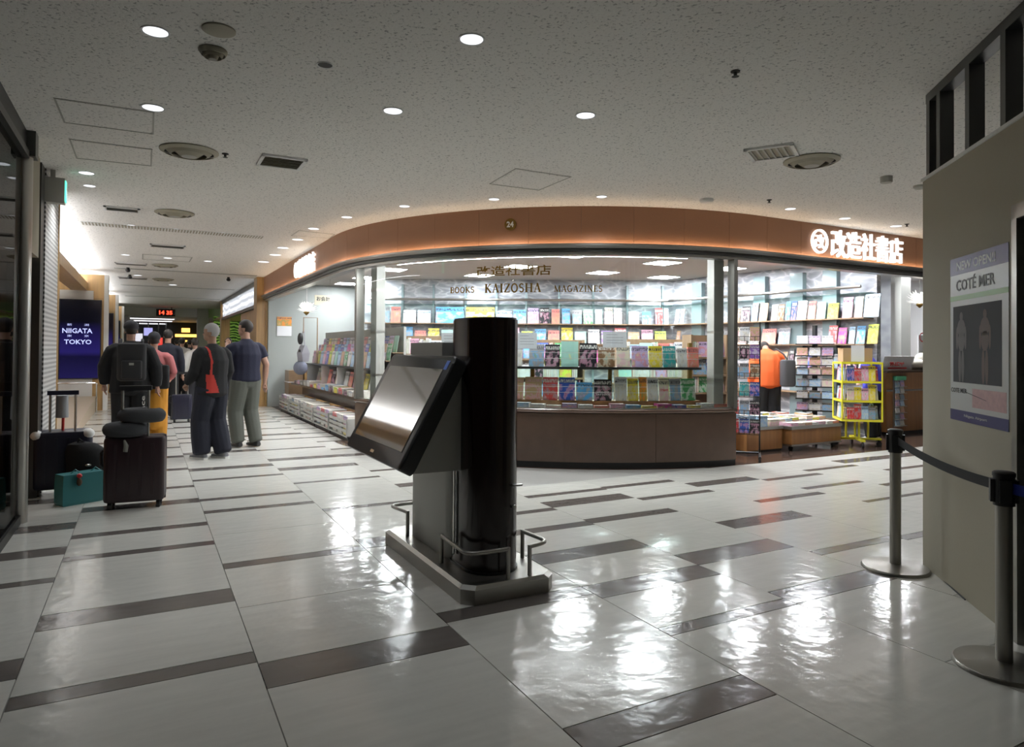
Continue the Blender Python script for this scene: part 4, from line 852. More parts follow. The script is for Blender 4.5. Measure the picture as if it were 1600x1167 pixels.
# monitor: its glass looks over the corridor and leans back
A = Vector((1.605, 3.66, 1.36)); B_ = Vector((1.26, 3.66, .712)); wd = Vector((0, 1.16, 0)); dn = (B_-A).normalized(); nn = dn.cross(Vector((0, 1, 0))).normalized()
if nn.x > 0: nn = -nn
Lm = (B_-A).length
def mpt(u, v, t): return A+wd*u+dn*(Lm*v)+nn*t
def mbox(name, u0, u1, v0, v1, t0, t1, mt, parent=kb, rad=0):
    if not rad:
        b = MB(); b.hexa([mpt(u0, v0, t0), mpt(u1, v0, t0), mpt(u1, v1, t0), mpt(u0, v1, t0), mpt(u0, v0, t1), mpt(u1, v0, t1), mpt(u1, v1, t1), mpt(u0, v1, t1)]); return b.build(name, mt, parent)
    pts = []; ru, rv = rad/1.16, rad/Lm
    for cu, cv, a0 in ((u1-ru, v1-rv, 0), (u0+ru, v1-rv, 90), (u0+ru, v0+rv, 180), (u1-ru, v0+rv, 270)):
        for i in range(7):
            a = math.radians(a0+15*i); pts.append((cu+ru*math.cos(a), cv+rv*math.sin(a)))
    b = MB(); k = .985; cu, cv = (u0+u1)/2, (v0+v1)/2
    b.loft([[mpt(u, v, t0) for u, v in pts], [mpt(u, v, t1-.008) for u, v in pts], [mpt(cu+(u-cu)*k, cv+(v-cv)*k, t1) for u, v in pts]]); return b.build(name, mt, parent, True)
mon = mbox('monitor', 0, 1, 0, 1, -.085, 0, 'kiosk_black', kb, .05)
mbox('screen', .085, .93, .13, .86, .0, .004, 'screen_glass', mon); mbox('screen_edge', .08, .935, .125, .865, -.002, .002, 'plastic_black', mon)
mbox('blue_sticker', .045, .085, .05, .13, .0, .002, 'blue_sticker', mon); mbox('back_shell', .12, .88, .12, .9, -.14, -.08, 'kiosk_black', mon)
mbox('maker_badge', .47, .53, .93, .955, .0, .002, 'chrome', mon)
# wedge bracket between monitor and column
yA, yB = 3.74, 4.46
b = MB(); b.extr([(1.37, yA, .675), (1.80, yA, .675), (1.80, yA, 1.26), (1.68, yA, 1.26)], (0, yB-yA, 0)); b.build('bracket', 'kiosk_grey', kb)
MB().box(1.795, 1.80, yA-.004, yA, .68, 1.25).build('bracket_seam', 'steel_dark', kb); MB().ball((1.74, yA, 1.07), .012, .006, .012).build('bolt', 'steel', kb)
MB().box(1.90, 1.96, 3.50, 3.515, .60, .61).build('lock_plate', 'steel', kb); MB().ball((1.915, 3.512, .48), .012, .008, .012).build('lock', 'steel', kb)
for y in (3.80,): MB().box(1.655, 1.662, y, y+.02, .16, .66).build('hinge', 'steel', kb)
def rail(p1, cnr, p2, hz, parent=kb):
    p1, cnr, p2 = [Vector((p[0], p[1], 0)) for p in (p1, cnr, p2)]; z = Vector((0, 0, hz)); a = (p1-cnr).normalized()*.07; b2 = (p2-cnr).normalized()*.07
    bend = [cnr+a*(1-t)**2+b2*t**2 for t in (0, .2, .4, .6, .8, 1)]
    m_ = MB(); m_.tube([p1+z]+[p+z for p in bend]+[p2+z], .0125, 10)
    o = m_.build('guard_rail', 'steel_brushed', parent, True)
    for p in (p1, p2): MB().tube([p+Vector((0, 0, .095)), p+z+Vector((0, 0, .011))], .0125, 10).build('rail_post', 'steel_brushed', o, True)
rail((1.60, 3.86), (1.58, 3.44), (1.83, 3.43), .265); rail((1.62, 4.52), (1.57, 4.77), (1.80, 4.78), .265); rail((2.09, 3.73), (2.115, 3.46), (1.965, 3.42), .265)

# ================================================================== SHOP, LEFT DISPLAY ALONG THE CORRIDOR
for i in range(5):
    y0 = 10.25+i*1.18; y1 = y0+1.12; lab = ['nearest the window plinth', 'second from the window plinth', 'third from the window plinth', 'second from the oak pillar', 'nearest the oak pillar'][i]
    t = empty('magazine_tray', (2.95, (y0+y1)/2, 0), f'low grey wire magazine tray {lab}', 'tray')
    MB().box(2.72, 3.25, y0, y1, .0, .05).build('plinth', 'black_metal', t); MB().box(2.70, 3.25, y0, y1, .05, .07).build('bottom', 'kiosk_grey', t)
    for z in (.12, .19, .26): MB().box(2.695, 2.705, y0, y1, z, z+.045).build('front_slat', 'kiosk_grey', t)
    for y in (y0, y1-.02): MB().box(2.69, 3.25, y, y+.02, .05, .33).build('side_panel', 'kiosk_grey', t)
    for k in range(3):
        yc = y0+.2+k*.34; n_ = 2+((i+k) % 3)
        for q in range(n_):
            c = rnd.choice(['white', 'red', 'cream', 'lilac', 'white', 'grey', 'yellow']); hh = .30/n_*.98
            book('magazine_stack', (3.025, yc, .07+q*hh), (-1, 0, 0), 0, .24, hh, .30, c, f'{c} bundle of magazines in the tray {lab}', 'magazines', 'magazine bundles in the low trays')
t = empty('display_shelf', (3.05, 13.1, 0), 'long tiered magazine display facing the corridor inside the bookshop', 'display shelf')
MB().box(2.95, 3.55, 10.3, 16.1, .58, .615).build('counter_board', 'wood_dark', t); MB().box(3.2, 3.6, 10.3, 16.1, .34, .58).build('body', 'wood_dark', t)
MB().box(3.18, 3.62, 10.3, 15.6, 1.05, 1.075).build('middle_board', 'steel_dark', t); MB().box(3.60, 3.64, 10.3, 15.6, .34, 1.75).build('back_panel', 'kiosk_grey', t)
for k, z in enumerate((1.20, 1.33)): MB().box(3.315+k*.105, 3.6, 10.3, 15.6, z, z+.012).build('tier', 'wood_shelf', t)
for y in (10.3, 11.6, 12.9, 14.2, 15.58): MB().box(3.20, 3.62, y, y+.02, .61, 1.06).build('divider', 'plastic_white', t)
for k in range(17):
    c = rnd.choice(LIGHT+['black']); y = 10.45+k*.33
    book('magazine', (3.265, y, .615), (-1, 0, 0), 0, .22, rnd.uniform(.04, .14), .29, c, f'{c} pile of magazines on the dark counter board', 'magazines', 'piles on the counter board')
for k in range(15):
    c = ['black', 'coral', 'white', 'yellow', 'cream'][k % 5]; book('magazine', (3.30, (10.3, 11.6, 12.9, 14.2)[k//4]+.18+.312*(k % 4), .615), (-1, 0, 0), .2, .26, .36, .012, c, f'{c} large magazine propped above the counter board', 'magazine', 'large propped magazines')
for r_ in range(3):
    for k in range(21):
        c = rnd.choice(LIGHT+['magenta', 'deep blue', 'black']); book('magazine', (3.28+r_*.11, 10.44+k*.245, (1.075, 1.212, 1.342)[r_]), (-1, 0, 0), .16, .20, .27, .008, c, f'{c} magazine in the {["front", "middle", "rear"][r_]} tier of the corridor display', 'magazine', f'magazines in the {["front", "middle", "rear"][r_]} tier')
# far-left corner of the shop: till counter, calendar, sign, bags, white flower lamp
t = empty('till_counter', (3.7, 16.6, 0), 'light wood till counter at the corridor end of the bookshop', 'counter')
MB().box(3.3, 4.5, 16.35, 16.9, 0, .88).build('body', 'wood_oak', t); MB().box(3.25, 4.55, 16.3, 16.95, .88, .92).build('top', 'wood_shelf', t); MB().box(2.95, 3.28, 16.4, 16.9, .0, .88).build('open_shelf', 'wood_shelf', t)
for z in (.3, .6): MB().box(2.93, 3.28, 16.38, 16.9, z, z+.02).build('shelf', 'plastic_white', t)
pcal = ypl(447, 509, 16.9); t = empty('calendar', (pcal.x, 17.1, pcal.z-.2), 'wall calendar with an orange picture and white lower half', 'calendar')
pw_ = .17; MB().box(pcal.x-pw_, pcal.x+pw_, 17.13, 17.15, pcal.z-.24, pcal.z+.0).build('month_sheet', 'paper', t); MB().box(pcal.x-pw_, pcal.x+pw_, 17.13, 17.15, pcal.z, pcal.z+.22).build('picture', cover('orange'), t)
psn = ypl(505, 469, 15.5); t = empty('hanging_sign', (psn.x, 15.5, psn.z-.1), 'cream hanging till sign with black characters', 'sign')
MB().box(psn.x-.19, psn.x+.19, 15.49, 15.51, psn.z-.11, psn.z+.11).build('board', cover_cream := mat('sign_cream', (.70, .66, .50), .5).name, t); text_on('lettering', 'お会計', plane_map((psn.x, 15.489, psn.z+.03), (1, 0, 0), (0, 0, 1), (0, -1, 0)), .30, .10, 'ink_black', t, .002, .015)
for dx in (-.15, .15): MB().tube([(psn.x+dx, 15.5, psn.z+.11), (psn.x+dx, 15.5, ZS)], .003, 4).build('cord', 'steel', t)
def flower(c, r, label):
    t = empty('flower_pendant', c, label, 'pendant'); rr = random.Random(5)
    MB().tube([(c[0], c[1], c[2]+.05), (c[0], c[1], ZS)], .006, 6).build('cord', 'steel', t); MB().lathe((c[0], c[1], c[2]-r*.45), [(.01, -.05), (.06, 0), (.02, .08)], 10).build('calyx', 'gold', t)
    b = MB()
    for i in range(70):
        a, e = rr.uniform(0, 6.283), rr.uniform(-.1, 1.2); dv = Vector((math.cos(a)*math.cos(e), math.sin(a)*math.cos(e), math.sin(e))); p = Vector(c)+Vector((0, 0, -r*.35)); q = p+dv*r*rr.uniform(.7, 1.05); sd = dv.cross(Vector((0, 0, 1))).normalized()*.035
        b.add([p, q*.5+p*.5+sd, q, q*.5+p*.5-sd], [(0, 1, 2, 3)])
    tag(b.build('petals', mat('petal_lamp', (.85, .85, .82), .6, emit=(1, .97, .9), es=.9), t), kind='stuff')
pf = atdepth(479, 480, 13.5); flower((pf.x, pf.y, pf.z), .24, 'large white flower pendant above the corridor display'); pf = atdepth(1437, 466, 11.9); flower((pf.x, pf.y, pf.z), .26, 'large white flower pendant above the information counter')
pb2 = xpl(473, 560, 2.95)
t = empty('tote_bag', (2.95, pb2.y, 1.0), 'grey tote bag with black charm hung at the display end', 'bag')
b = MB(); y = pb2.y; b.loft([[(2.90, y-.26, 1.12), (3.02, y-.26, 1.12), (3.02, y+.26, 1.12), (2.90, y+.26, 1.12)], [(2.88, y-.27, 1.3), (3.04, y-.27, 1.3), (3.04, y+.27, 1.3), (2.88, y+.27, 1.3)], [(2.94, y-.24, 1.46), (2.98, y-.24, 1.46), (2.98, y+.24, 1.46), (2.94, y+.24, 1.46)]]); b.build('body', mat('bag_grey', (.30, .30, .33), .7).name, t)
MB().tube([(2.96, y-.12, 1.45), (2.96, y-.08, 1.75), (2.96, y+.08, 1.75), (2.96, y+.12, 1.45)], .012, 6).build('handle', 'bag_grey', t); MB().box(2.868, 2.885, y-.07, y+.07, 1.32, 1.37).build('maker_patch', 'plastic_black', t)
MB().ball((2.90, y+.02, 1.60), .06, .09, .13).build('charm', 'plastic_black', t, True); MB().tube([(2.96, y, 1.72), (2.96, y, 2.05), (3.25, y, 2.05), (3.25, y, 1.076)], .012, 6).build('hook_stand', 'wood_shelf', t)
b = MB(); b.ball((2.93, y+.12, .98), .14, .30, .15, 16, 10); b.ball((2.91, y-.2, .995), .1, .17, .13, 12, 8); tag(b.build('fur_cushion', mat('fur_grey', (.16, .17, .22), .95, bump=1.0, bscale=40).name, None, True), 'blue-grey furry cushion below the grey tote bag', 'cushion')

# ================================================================== SHOP, RIGHT OPENING
# wheeled island table with paperbacks
pa, pb_i = onz(1237, 706), onz(1314, 698); pa.z = pb_i.z = 0; ux = (pb_i-pa).normalized(); uy = Vector((-ux.y, ux.x, 0)); Wi = (pb_i-pa).length; Di = 1.15
t = empty('island_table', pa+ux*Wi/2+uy*Di/2, 'low wheeled wooden table spread with paperbacks', 'table')
ctr = pa+ux*Wi/2+uy*Di/2
MB().obox((ctr.x, ctr.y, .20), ux, uy, (0, 0, 1), Wi/2, Di/2, .11).build('body', 'wood_brown', t); MB().obox((ctr.x, ctr.y, .33), ux, uy, (0, 0, 1), Wi/2+.015, Di/2+.015, .022).build('top_edge', 'steel', t); MB().obox((ctr.x, ctr.y, .085), ux, uy, (0, 0, 1), Wi/2+.005, Di/2+.005, .012).build('bottom_edge', 'steel', t)
for a in (-1, 1):
    for b_2 in (-1, 1):
        q = ctr+ux*a*(Wi/2-.08)+uy*b_2*(Di/2-.08); m_ = MB(); m_.tube([q-uy*.012+Vector((0, 0, .035)), q+uy*.012+Vector((0, 0, .035))], .035, 12); m_.box(q.x-.008, q.x+.008, q.y-.008, q.y+.008, .035, .08); m_.build('castor', 'rubber', t)
for i in range(7):
    for j in range(5):
        p = ctr+ux*(Wi*((i+.5)/7-.5)*.97)+uy*(Di*((j+.5)/5-.5)*.95); n_ = 1+(i*3+j) % 3; z = .352; hts = [rnd.uniform(.03, .055) for _ in range(n_)]
        for h_ in hts[:2]:
            c = rnd.choice(['white', 'cream', 'white', 'coral', 'tan', 'pink', 'white', 'pale blue', 'lime']); q = p-(-uy)*0
            book('paperback', (q.x+uy.x*.1, q.y+uy.y*.1, z), -uy, 0, min(.19, Wi/7*.9), h_, .22, c, f'{c} pile of paperbacks on the wheeled table', 'paperbacks', 'paperback piles on the wheeled table', rnd.uniform(-.06, .06)); z += h_+.001
# second table part behind, towards the wire rack
c2 = ctr-ux*(Wi/2+.40)+uy*.05
t = empty('side_table', c2, 'smaller wooden display table beside the wheeled table', 'table'); MB().obox((c2.x, c2.y, .18), ux, uy, (0, 0, 1), .36, .5, .14).build('body', 'wood_brown', t); MB().obox((c2.x, c2.y, .335), ux, uy, (0, 0, 1), .37, .51, .018).build('top_edge', 'steel', t); MB().obox((c2.x, c2.y, .02), ux, uy, (0, 0, 1), .35, .49, .02).build('kick_board', 'steel_dark', t)
for i in range(3):
    for j in range(4):
        p = c2+ux*(-.24+.24*i)+uy*(-.36+.23*j); c = rnd.choice(['white', 'white', 'cream', 'pale blue', 'yellow']); book('paperback', (p.x+uy.x*.1, p.y+uy.y*.1, .354), -uy, 0, .18, rnd.uniform(.08, .16), .21, c, f'{c} pile of paperbacks on the smaller display table', 'paperbacks', 'paperback piles on the smaller table')
# black wire rack on castors beside the window post
pr_ = onz(1172, 718); c = Vector((pr_.x, pr_.y+.1, 0)); out = (-Vector((c.x, c.y, 0))).normalized(); rt_ = Vector((-out.y, out.x, 0))
if rt_.dot(RT) < 0: rt_ = -rt_
t = empty('wire_rack', c, 'black wire book rack on castors beside the window post', 'rack')
for s_ in (-1, 1):
    q = c+rt_*s_*.19; MB().tube([q+Vector((0, 0, .08)), q+Vector((0, 0, 1.78))], .010, 8).build('upright', 'black_metal', t)
    MB().tube([q-out*.28+Vector((0, 0, .08)), q+out*.30+Vector((0, 0, .06))], .016, 8).build('foot', 'black_metal', t)
    for e in (-.26, .28):
        w2 = q+out*e; m_ = MB(); m_.tube([w2-rt_*.012+Vector((0, 0, .03)), w2+rt_*.012+Vector((0, 0, .03))], .03, 12); m_.build('castor', 'rubber', t)
MB().tube([c-rt_*.19+Vector((0, 0, .08)), c+rt_*.19+Vector((0, 0, .08))], .012, 8).build('foot_bar', 'black_metal', t)
for r_, z in enumerate((.33, .57, .81, 1.05, 1.29, 1.52)):
    m_ = MB()
    for k in range(7): a = c+rt_*(-.19+.38*k/6); m_.tube([a+Vector((0, 0, z+.03)), a+out*.13+Vector((0, 0, z)), a+out*.15+Vector((0, 0, z+.07))], .004, 5)
    m_.tube([c-rt_*.19+out*.15+Vector((0, 0, z+.07)), c+rt_*.19+out*.15+Vector((0, 0, z+.07))], .004, 5); m_.tube([c-rt_*.19+out*.13+Vector((0, 0, z)), c+rt_*.19+out*.13+Vector((0, 0, z))], .004, 5); m_.build('basket', 'black_metal', t)
    for k in range(3):
        cl = [['red', 'deep blue', 'black'], ['red', 'grey', 'black'], ['tan', 'teal', 'deep blue'], ['grey', 'grey', 'brown'], ['brown', 'black', 'purple'], ['cream', 'white', 'tan']][r_][k]; p = c+rt_*(-.125+.125*k)+out*.10; book('paperback', (p.x, p.y, z+.012), out, .22, .115, .18, .03, cl, f'{cl} paperback in the {["lowest", "second lowest", "third lowest", "third highest", "second highest", "highest"][r_]} basket of the wire rack', 'book', 'paperbacks in the wire rack')
# postcard spinner
c = Vector((*atdepth(1273, 640, 11.6).xy, 0)); out = (-c).normalized(); rt_ = Vector((-out.y, out.x, 0))
t = empty('postcard_stand', c, 'black postcard stand with clear pockets behind the wheeled table', 'stand')
MB().box(c.x-.03, c.x+.03, c.y-.03, c.y+.03, 0, 1.85).build('mast', 'black_metal', t); MB().obox((c.x, c.y, .025), out, rt_, (0, 0, 1), .28, .28, .025).build('base', 'black_metal', t)
for r_, z in enumerate((.42, .62, .82, 1.02, 1.18, 1.34, 1.54)):
    MB().obox((c.x+out.x*.08, c.y+out.y*.08, z-.01), rt_, out, (0, 0, 1), .30, .09, .008).build('pocket_shelf', 'black_metal', t)
    for k in (-1, 0, 1):
        cl = ['white', 'grey', 'pale blue', 'cream', 'tan', 'white', 'lilac'][(r_+k) % 7]; p = c+rt_*k*.195+out*.12; book('postcard_pack', (p.x, p.y, z), out, .15, .17, .13, .012, cl, f'{cl} postcard pack in the {["lowest", "second", "third", "fourth", "fifth", "sixth", "top"][r_]} pocket row of the black stand', 'postcards', 'postcard packs on the black stand')
# yellow revolving rack
py_ = atdepth(1339, 690, 10.22); c = Vector((py_.x, py_.y, 0)); t = empty('revolving_rack', c, 'bright yellow four-sided book rack on castors', 'rack')
o_ = (-c).normalized(); ang = math.atan2(o_.y, o_.x)+.25; ux_, uy_ = Vector((math.cos(ang), math.sin(ang), 0)), Vector((-math.sin(ang), math.cos(ang), 0)); hw = .27
for a in (-1, 1):
    for b_2 in (-1, 1): q = c+ux_*a*hw+uy_*b_2*hw; MB().tube([q+Vector((0, 0, .40)), q+Vector((0, 0, 1.25))], .012, 8).build('corner_post', 'yellow_paint', t)
for z in (.40, .68, .96, 1.24):
    b = MB(); 
    for a in (-1, 1): q = c+ux_*a*hw; b.obox((q.x, q.y, z), ux_, uy_, (0, 0, 1), .01, hw, .014); q = c+uy_*a*hw; b.obox((q.x, q.y, z), ux_, uy_, (0, 0, 1), hw, .01, .014)
    b.obox((c.x, c.y, z-.008), ux_, uy_, (0, 0, 1), hw, hw, .004); b.build('shelf_frame', 'yellow_paint', t)
for k in range(4): a = math.pi/4+k*math.pi/2; q = c+Vector((math.cos(a), math.sin(a), 0))*.15; MB().tube([q+Vector((0, 0, .12)), q+Vector((0, 0, .40))], .016, 8).build('leg', 'yellow_paint', t)
for u_2 in (ux_, uy_): MB().obox((c.x, c.y, .11), u_2, u_2.cross(Vector((0, 0, 1))), (0, 0, 1), .33, .03, .014).build('foot_beam', 'yellow_paint', t)
for u_2 in (ux_, -ux_, uy_, -uy_): q = c+u_2*.30; m_ = MB(); m_.tube([q-u_2.cross(Vector((0, 0, 1)))*.015+Vector((0, 0, .04)), q+u_2.cross(Vector((0, 0, 1)))*.015+Vector((0, 0, .04))], .04, 12); m_.box(q.x-.01, q.x+.01, q.y-.01, q.y+.01, .04, .10); m_.build('castor', 'rubber', t)
for r_, z in enumerate((.415, .695, .975)):
    for side, (o2, a2) in enumerate(((ux_, uy_), (-uy_, ux_), (uy_, ux_))):
        for k in range(4):
            cl = rnd.choice(['white', 'pale blue', 'red', 'deep blue', 'yellow', 'orange', 'pink', 'cream', 'grey']); p = c+o2*(hw-.06)+a2*(-.144+.096*k); book('picture_book', (p.x, p.y, z), o2, .08, .092, rnd.uniform(.17, .23), .03, cl, f'{cl} picture book on the {["lowest", "middle", "upper"][r_]} tier of the yellow rack', 'book', 'picture books in the yellow rack')
t2 = empty('cardboard_box', (c.x, c.y, 1.256), 'brown cardboard box on top of the yellow rack', 'box'); MB().obox((c.x-.05, c.y, 1.256+.10), ux_, uy_, (0, 0, 1), .15, .20, .10).build('carton', mat('cardboard', (.45, .30, .16), .8).name, t2); q = c+ux_*.152-Vector((.05, 0, 0)); MB().obox((q.x, q.y, 1.38), ux_, uy_, (0, 0, 1), .002, .09, .12).build('paper_note', 'paper', t2); MB().obox((c.x-.05, c.y, 1.457), ux_, uy_, (0, 0, 1), .10, .22, .003).build('lid_flap', 'cardboard', t2)
# information counter, its notices, and the leaflet holder before it
ca, cb = onz(1384, 688), onz(1440, 693); Yc = 7.12; xa = ypl(1385, 640, Yc).x; xb = xa+1.9
t = empty('service_counter', (xa+.9, Yc+.3, 0), 'wooden service counter with a dark top at the right of the shop', 'counter')
MB().box(xa, xb, Yc, Yc+.5, .06, 1.06).build('body', 'wood_brown', t); MB().box(xa-.06, xb, Yc-.06, Yc+.55, 1.06, 1.10).build('top', 'wood_dark', t); MB().box(xa, xb, Yc-.004, Yc, .74, .77).build('metal_strip', 'steel', t); MB().box(xa+.02, xb, Yc+.02, Yc+.48, 0, .06).build('kick_board', 'black_metal', t)
t = empty('closed_notice', (xa+.55, Yc+.05, 1.10), 'white counter notice with red characters', 'notice'); MB().obox((xa+.45, Yc+.08, 1.22), (1, 0, 0), (0, 1, .25), (0, -.25, 1), .42, .004, .12).build('card', 'paper', t); fm = plane_map((xa+.40, Yc+.075, 1.22), (1, 0, 0), (0, .0, 1), (0, -1, 0)); text_on('lettering', '休止中', fm, .40, .10, 'ink_red', t, .003, .03); MB().box(xa+.14, xa+.66, Yc+.062, Yc+.066, 1.12, 1.145).build('red_bar', 'red', t)
t = empty('folded_cloth', (xa+1.05, Yc+.15, 1.10), 'cream cloth heaped on the service counter', 'cloth'); b = MB(); b.ball((xa+1.06, Yc+.15, 1.195), .26, .15, .10, 14, 8); b.ball((xa+1.30, Yc+.14, 1.25), .22, .15, .16, 14, 8); b.build('cloth_heap', mat('cloth_cream', (.66, .62, .54), .9, bump=.6, bscale=12).name, t, True)
xc = ypl(1405, 640, Yc-.03).x
t = empty('leaflet_rack', (xc, Yc-.05, .45), 'narrow leaflet rack fixed to the front of the service counter', 'rack')
MB().box(xc-.13, xc+.13, Yc-.02, Yc, .14, .98).build('back_plate', 'steel', t); MB().box(xc-.13, xc+.15, Yc-.06, Yc-.001, .93, 1.0).build('green_header', mat('mint_header', (.10, .50, .25), .5).name, t)
for k in range(7): MB().box(xc-.13, xc+.13, Yc-.09, Yc-.02, .16+k*.11, .166+k*.11).build('pocket', 'kiosk_grey', t)
for k in range(7):
    for a in (-1, 1): cl = ['grey', 'white', 'lilac', 'tan', 'pale blue'][(k+a) % 5]; book('leaflet', (xc+a*.064, Yc-.043, .166+k*.11), (0, -1, 0), .2, .11, .10, .01, cl, f'{cl} leaflets in the {["lowest", "second", "third", "fourth", "fifth", "sixth", "top"][k]} pocket of the counter rack', 'leaflet', 'leaflets in the counter rack')
# steel piers and glass at the end of the side wall
xs = ypl(1392, 560, 7.9).x; struct(MB().box(xs, xs+.12, 7.9, 8.1, 0, ZS).build('wall_pier', 'chrome'), 'polished steel pier behind the service counter'); xs2 = ypl(1408, 560, 7.9).x; struct(MB().box(xs2, xs2+.30, 7.9, 8.15, 0, ZS).build('wall_pier_grey', 'kiosk_grey'), 'grey green pier behind the service counter')
t = empty('side_shelf', (xs2+1.3, 9.5, 0), 'dark shelf unit behind the service counter', 'shelf'); MB().box(xs2+.6, xs2+2.6, 9.5, 9.9, 0, 1.9).build('carcass', 'wood_dark', t); MB().box(xs2+.65, xs2+2.55, 9.47, 9.5, 1.2, 1.5).build('orange_display', cover('orange'), t); MB().box(xs2+.65, xs2+2.55, 9.47, 9.5, .8, 1.15).build('pale_display', cover('pale blue'), t)
pn = ypl(1440, 527, 7.45); t = empty('no_smoking_sign', (pn.x, 7.45, 1.10), 'white prohibition sign standing on the service counter', 'sign'); MB().box(pn.x-.11, pn.x+.11, 7.44, 7.46, 1.10, 1.72).build('card', 'paper', t); b = MB(); ring_disc(b, Vector((0, 0, 0)), .085, .065, 0, .004, 24); b.v = [(pn.x+x, 7.438-z*.5, pn.z+y) for x, y, z in b.v]; b.build('red_ring', 'red', t)

# ================================================================== LUGGAGE
def rbox(mb, c, hx, hy, hz, r, rz=0.0, n=4):
    """upright box with rounded vertical edges and softened rims"""
    def ring(k, z):
        pts = []
        for sx, sy, a0 in ((1, 1, 0), (-1, 1, 90), (-1, -1, 180), (1, -1, 270)):
            for i in range(n+1):
                a = math.radians(a0+90*i/n); x, y = sx*(hx-r)+r*math.cos(a)*k, sy*(hy-r)+r*math.sin(a)*k
                x2, y2 = x*math.cos(rz)-y*math.sin(rz), x*math.sin(rz)+y*math.cos(rz); pts.append((c[0]+x2, c[1]+y2, z))
        return pts
    e = r*.7; return mb.loft([ring(.35, c[2]-hz), ring(.85, c[2]-hz+e*.3), ring(1, c[2]-hz+e), ring(1, c[2]+hz-e), ring(.85, c[2]+hz-e*.3), ring(.35, c[2]+hz)])
def suitcase(c, hx, hy, z0, z1, rz, shell, label, trim, handle_h, corner=None):
    t = empty('suitcase', (c[0], c[1], 0), label, 'suitcase'); u, v = Vector((math.cos(rz), math.sin(rz), 0)), Vector((-math.sin(rz), math.cos(rz), 0)); C0 = Vector((c[0], c[1], 0))
    b = MB(); rbox(b, (c[0], c[1], (z0+z1)/2), hx, hy, (z1-z0)/2, .045, rz); b.build('shell', shell, t, True)
    for k in (-.6, -.2, .2, .6):
        for s_ in (-1, 1): q = C0+u*(hx*k)+v*s_*(hy+.001); MB().obox((q.x, q.y, (z0+z1)/2), u, v, (0, 0, 1), .012, .004, (z1-z0)/2-.06).build('rib', shell, t)
    b = MB(); rbox(b, (c[0], c[1], (z0+z1)/2), hx+.003, .014, (z1-z0)/2+.003, .012, rz); b.build('frame', trim, t, True)
    for a in (-1, 1):
        for e in (-1, 1):
            q = C0+u*a*(hx-.05)+v*e*(hy-.05); m_ = MB(); m_.tube([q-u*.016+Vector((0, 0, .03)), q+u*.016+Vector((0, 0, .03))], .03, 12); m_.box(q.x-.014, q.x+.014, q.y-.014, q.y+.014, .03, z0+.02); m_.build('wheel', 'rubber', t)
    hq = C0-v*(hy*.55) if handle_h > 0 else C0
    for a in (-1, 1): q = hq+u*a*.10; MB().tube([q+Vector((0, 0, z1-.02)), q+Vector((0, 0, z1+handle_h))], .011, 8).build('handle_tube', 'steel', t)
    q = hq; MB().obox((q.x, q.y, z1+handle_h), u, v, (0, 0, 1), .125, .018, .02).build('handle_grip', 'plastic_black' if corner is None else 'navy_plastic', t)
    q = C0-u*(hx+.012); MB().tube([q+Vector((0, 0, .36)), q-u*.02+Vector((0, 0, .38)), q-u*.02+Vector((0, 0, .48)), q+Vector((0, 0, .50))], .012, 8).build('side_handle', trim, t)
    if corner:
        for a in (-1, 1):
            q = C0+u*a*(hx-.035)-v*(hy-.04); MB().ball((q.x, q.y, z1-.03), .055, .055, .05, 12, 8).build('corner_guard', corner, t, True)
    return t
mat('case_maroon', (.028, .013, .016), .38); mat('case_navy', (.012, .013, .03), .35); mat('navy_plastic', (.012, .014, .04), .4); mat('fabric_black', (.010, .010, .011), .85, bump=.3, bscale=200); mat('fabric_pillow', (.060, .062, .068), .9, bump=.3, bscale=150); mat('bag_teal', (.035, .18, .19), .5)
ps1 = onz(205, 797); s_c = (ps1.x+.03, ps1.y+.16)
suitcase(s_c, .235, .145, .06, .62, -.1, 'case_maroon', 'dark maroon hard-shell suitcase with neck pillows on its handle', 'plastic_black', .42)
for z, dx, rr_, nm in ((.681, -.06, .0, 'lower grey neck pillow lying on the maroon suitcase'), (.80, .05, .5, 'upper grey neck pillow on the maroon suitcase')):
    b = MB(); pts = [(s_c[0]+dx+.14*math.cos(a), s_c[1]-.03+.10*math.sin(a), z) for a in [rr_+.5+i*5.2/14 for i in range(15)]]; b.tube(pts, [.045]+[.062]*13+[.045], 12); tag(b.build('neck_pillow', 'fabric_pillow', None, True), nm, 'pillow')
b = MB(); b.tube([(s_c[0]-.09, s_c[1]-.148, .60), (s_c[0]-.075, s_c[1]-.156, .55), (s_c[0]-.08, s_c[1]-.158, .50)], [.008, .02, .018], 8); tag(b.build('luggage_tag', mat('tag_grey', (.25, .25, .22), .6).name), 'pale luggage tag dangling on the maroon suitcase', 'tag')
ps2 = onz(90, 776); n_c = (ps2.x+.02, ps2.y+.17)
suitcase(n_c, .24, .15, .06, .60, .05, 'case_navy', 'navy hard-shell suitcase with white corner guards', 'navy_plastic', .36, 'plastic_white')
t = empty('umbrella', (n_c[0], n_c[1]-.03, .60), 'folded white umbrella with a red handle tucked behind the navy suitcase handle', 'umbrella'); MB().tube([(n_c[0], n_c[1]-.03, .60), (n_c[0]+.005, n_c[1]-.03, .85)], .012, 8).build('handle', 'red', t); b = MB(); b.tube([(n_c[0]-.01, n_c[1]+.0, .72), (n_c[0]-.01, n_c[1]+.0, .93)], [.055, .05], 10); b.build('canopy', mat('canopy_grey', (.35, .36, .38), .6).name, t, True)
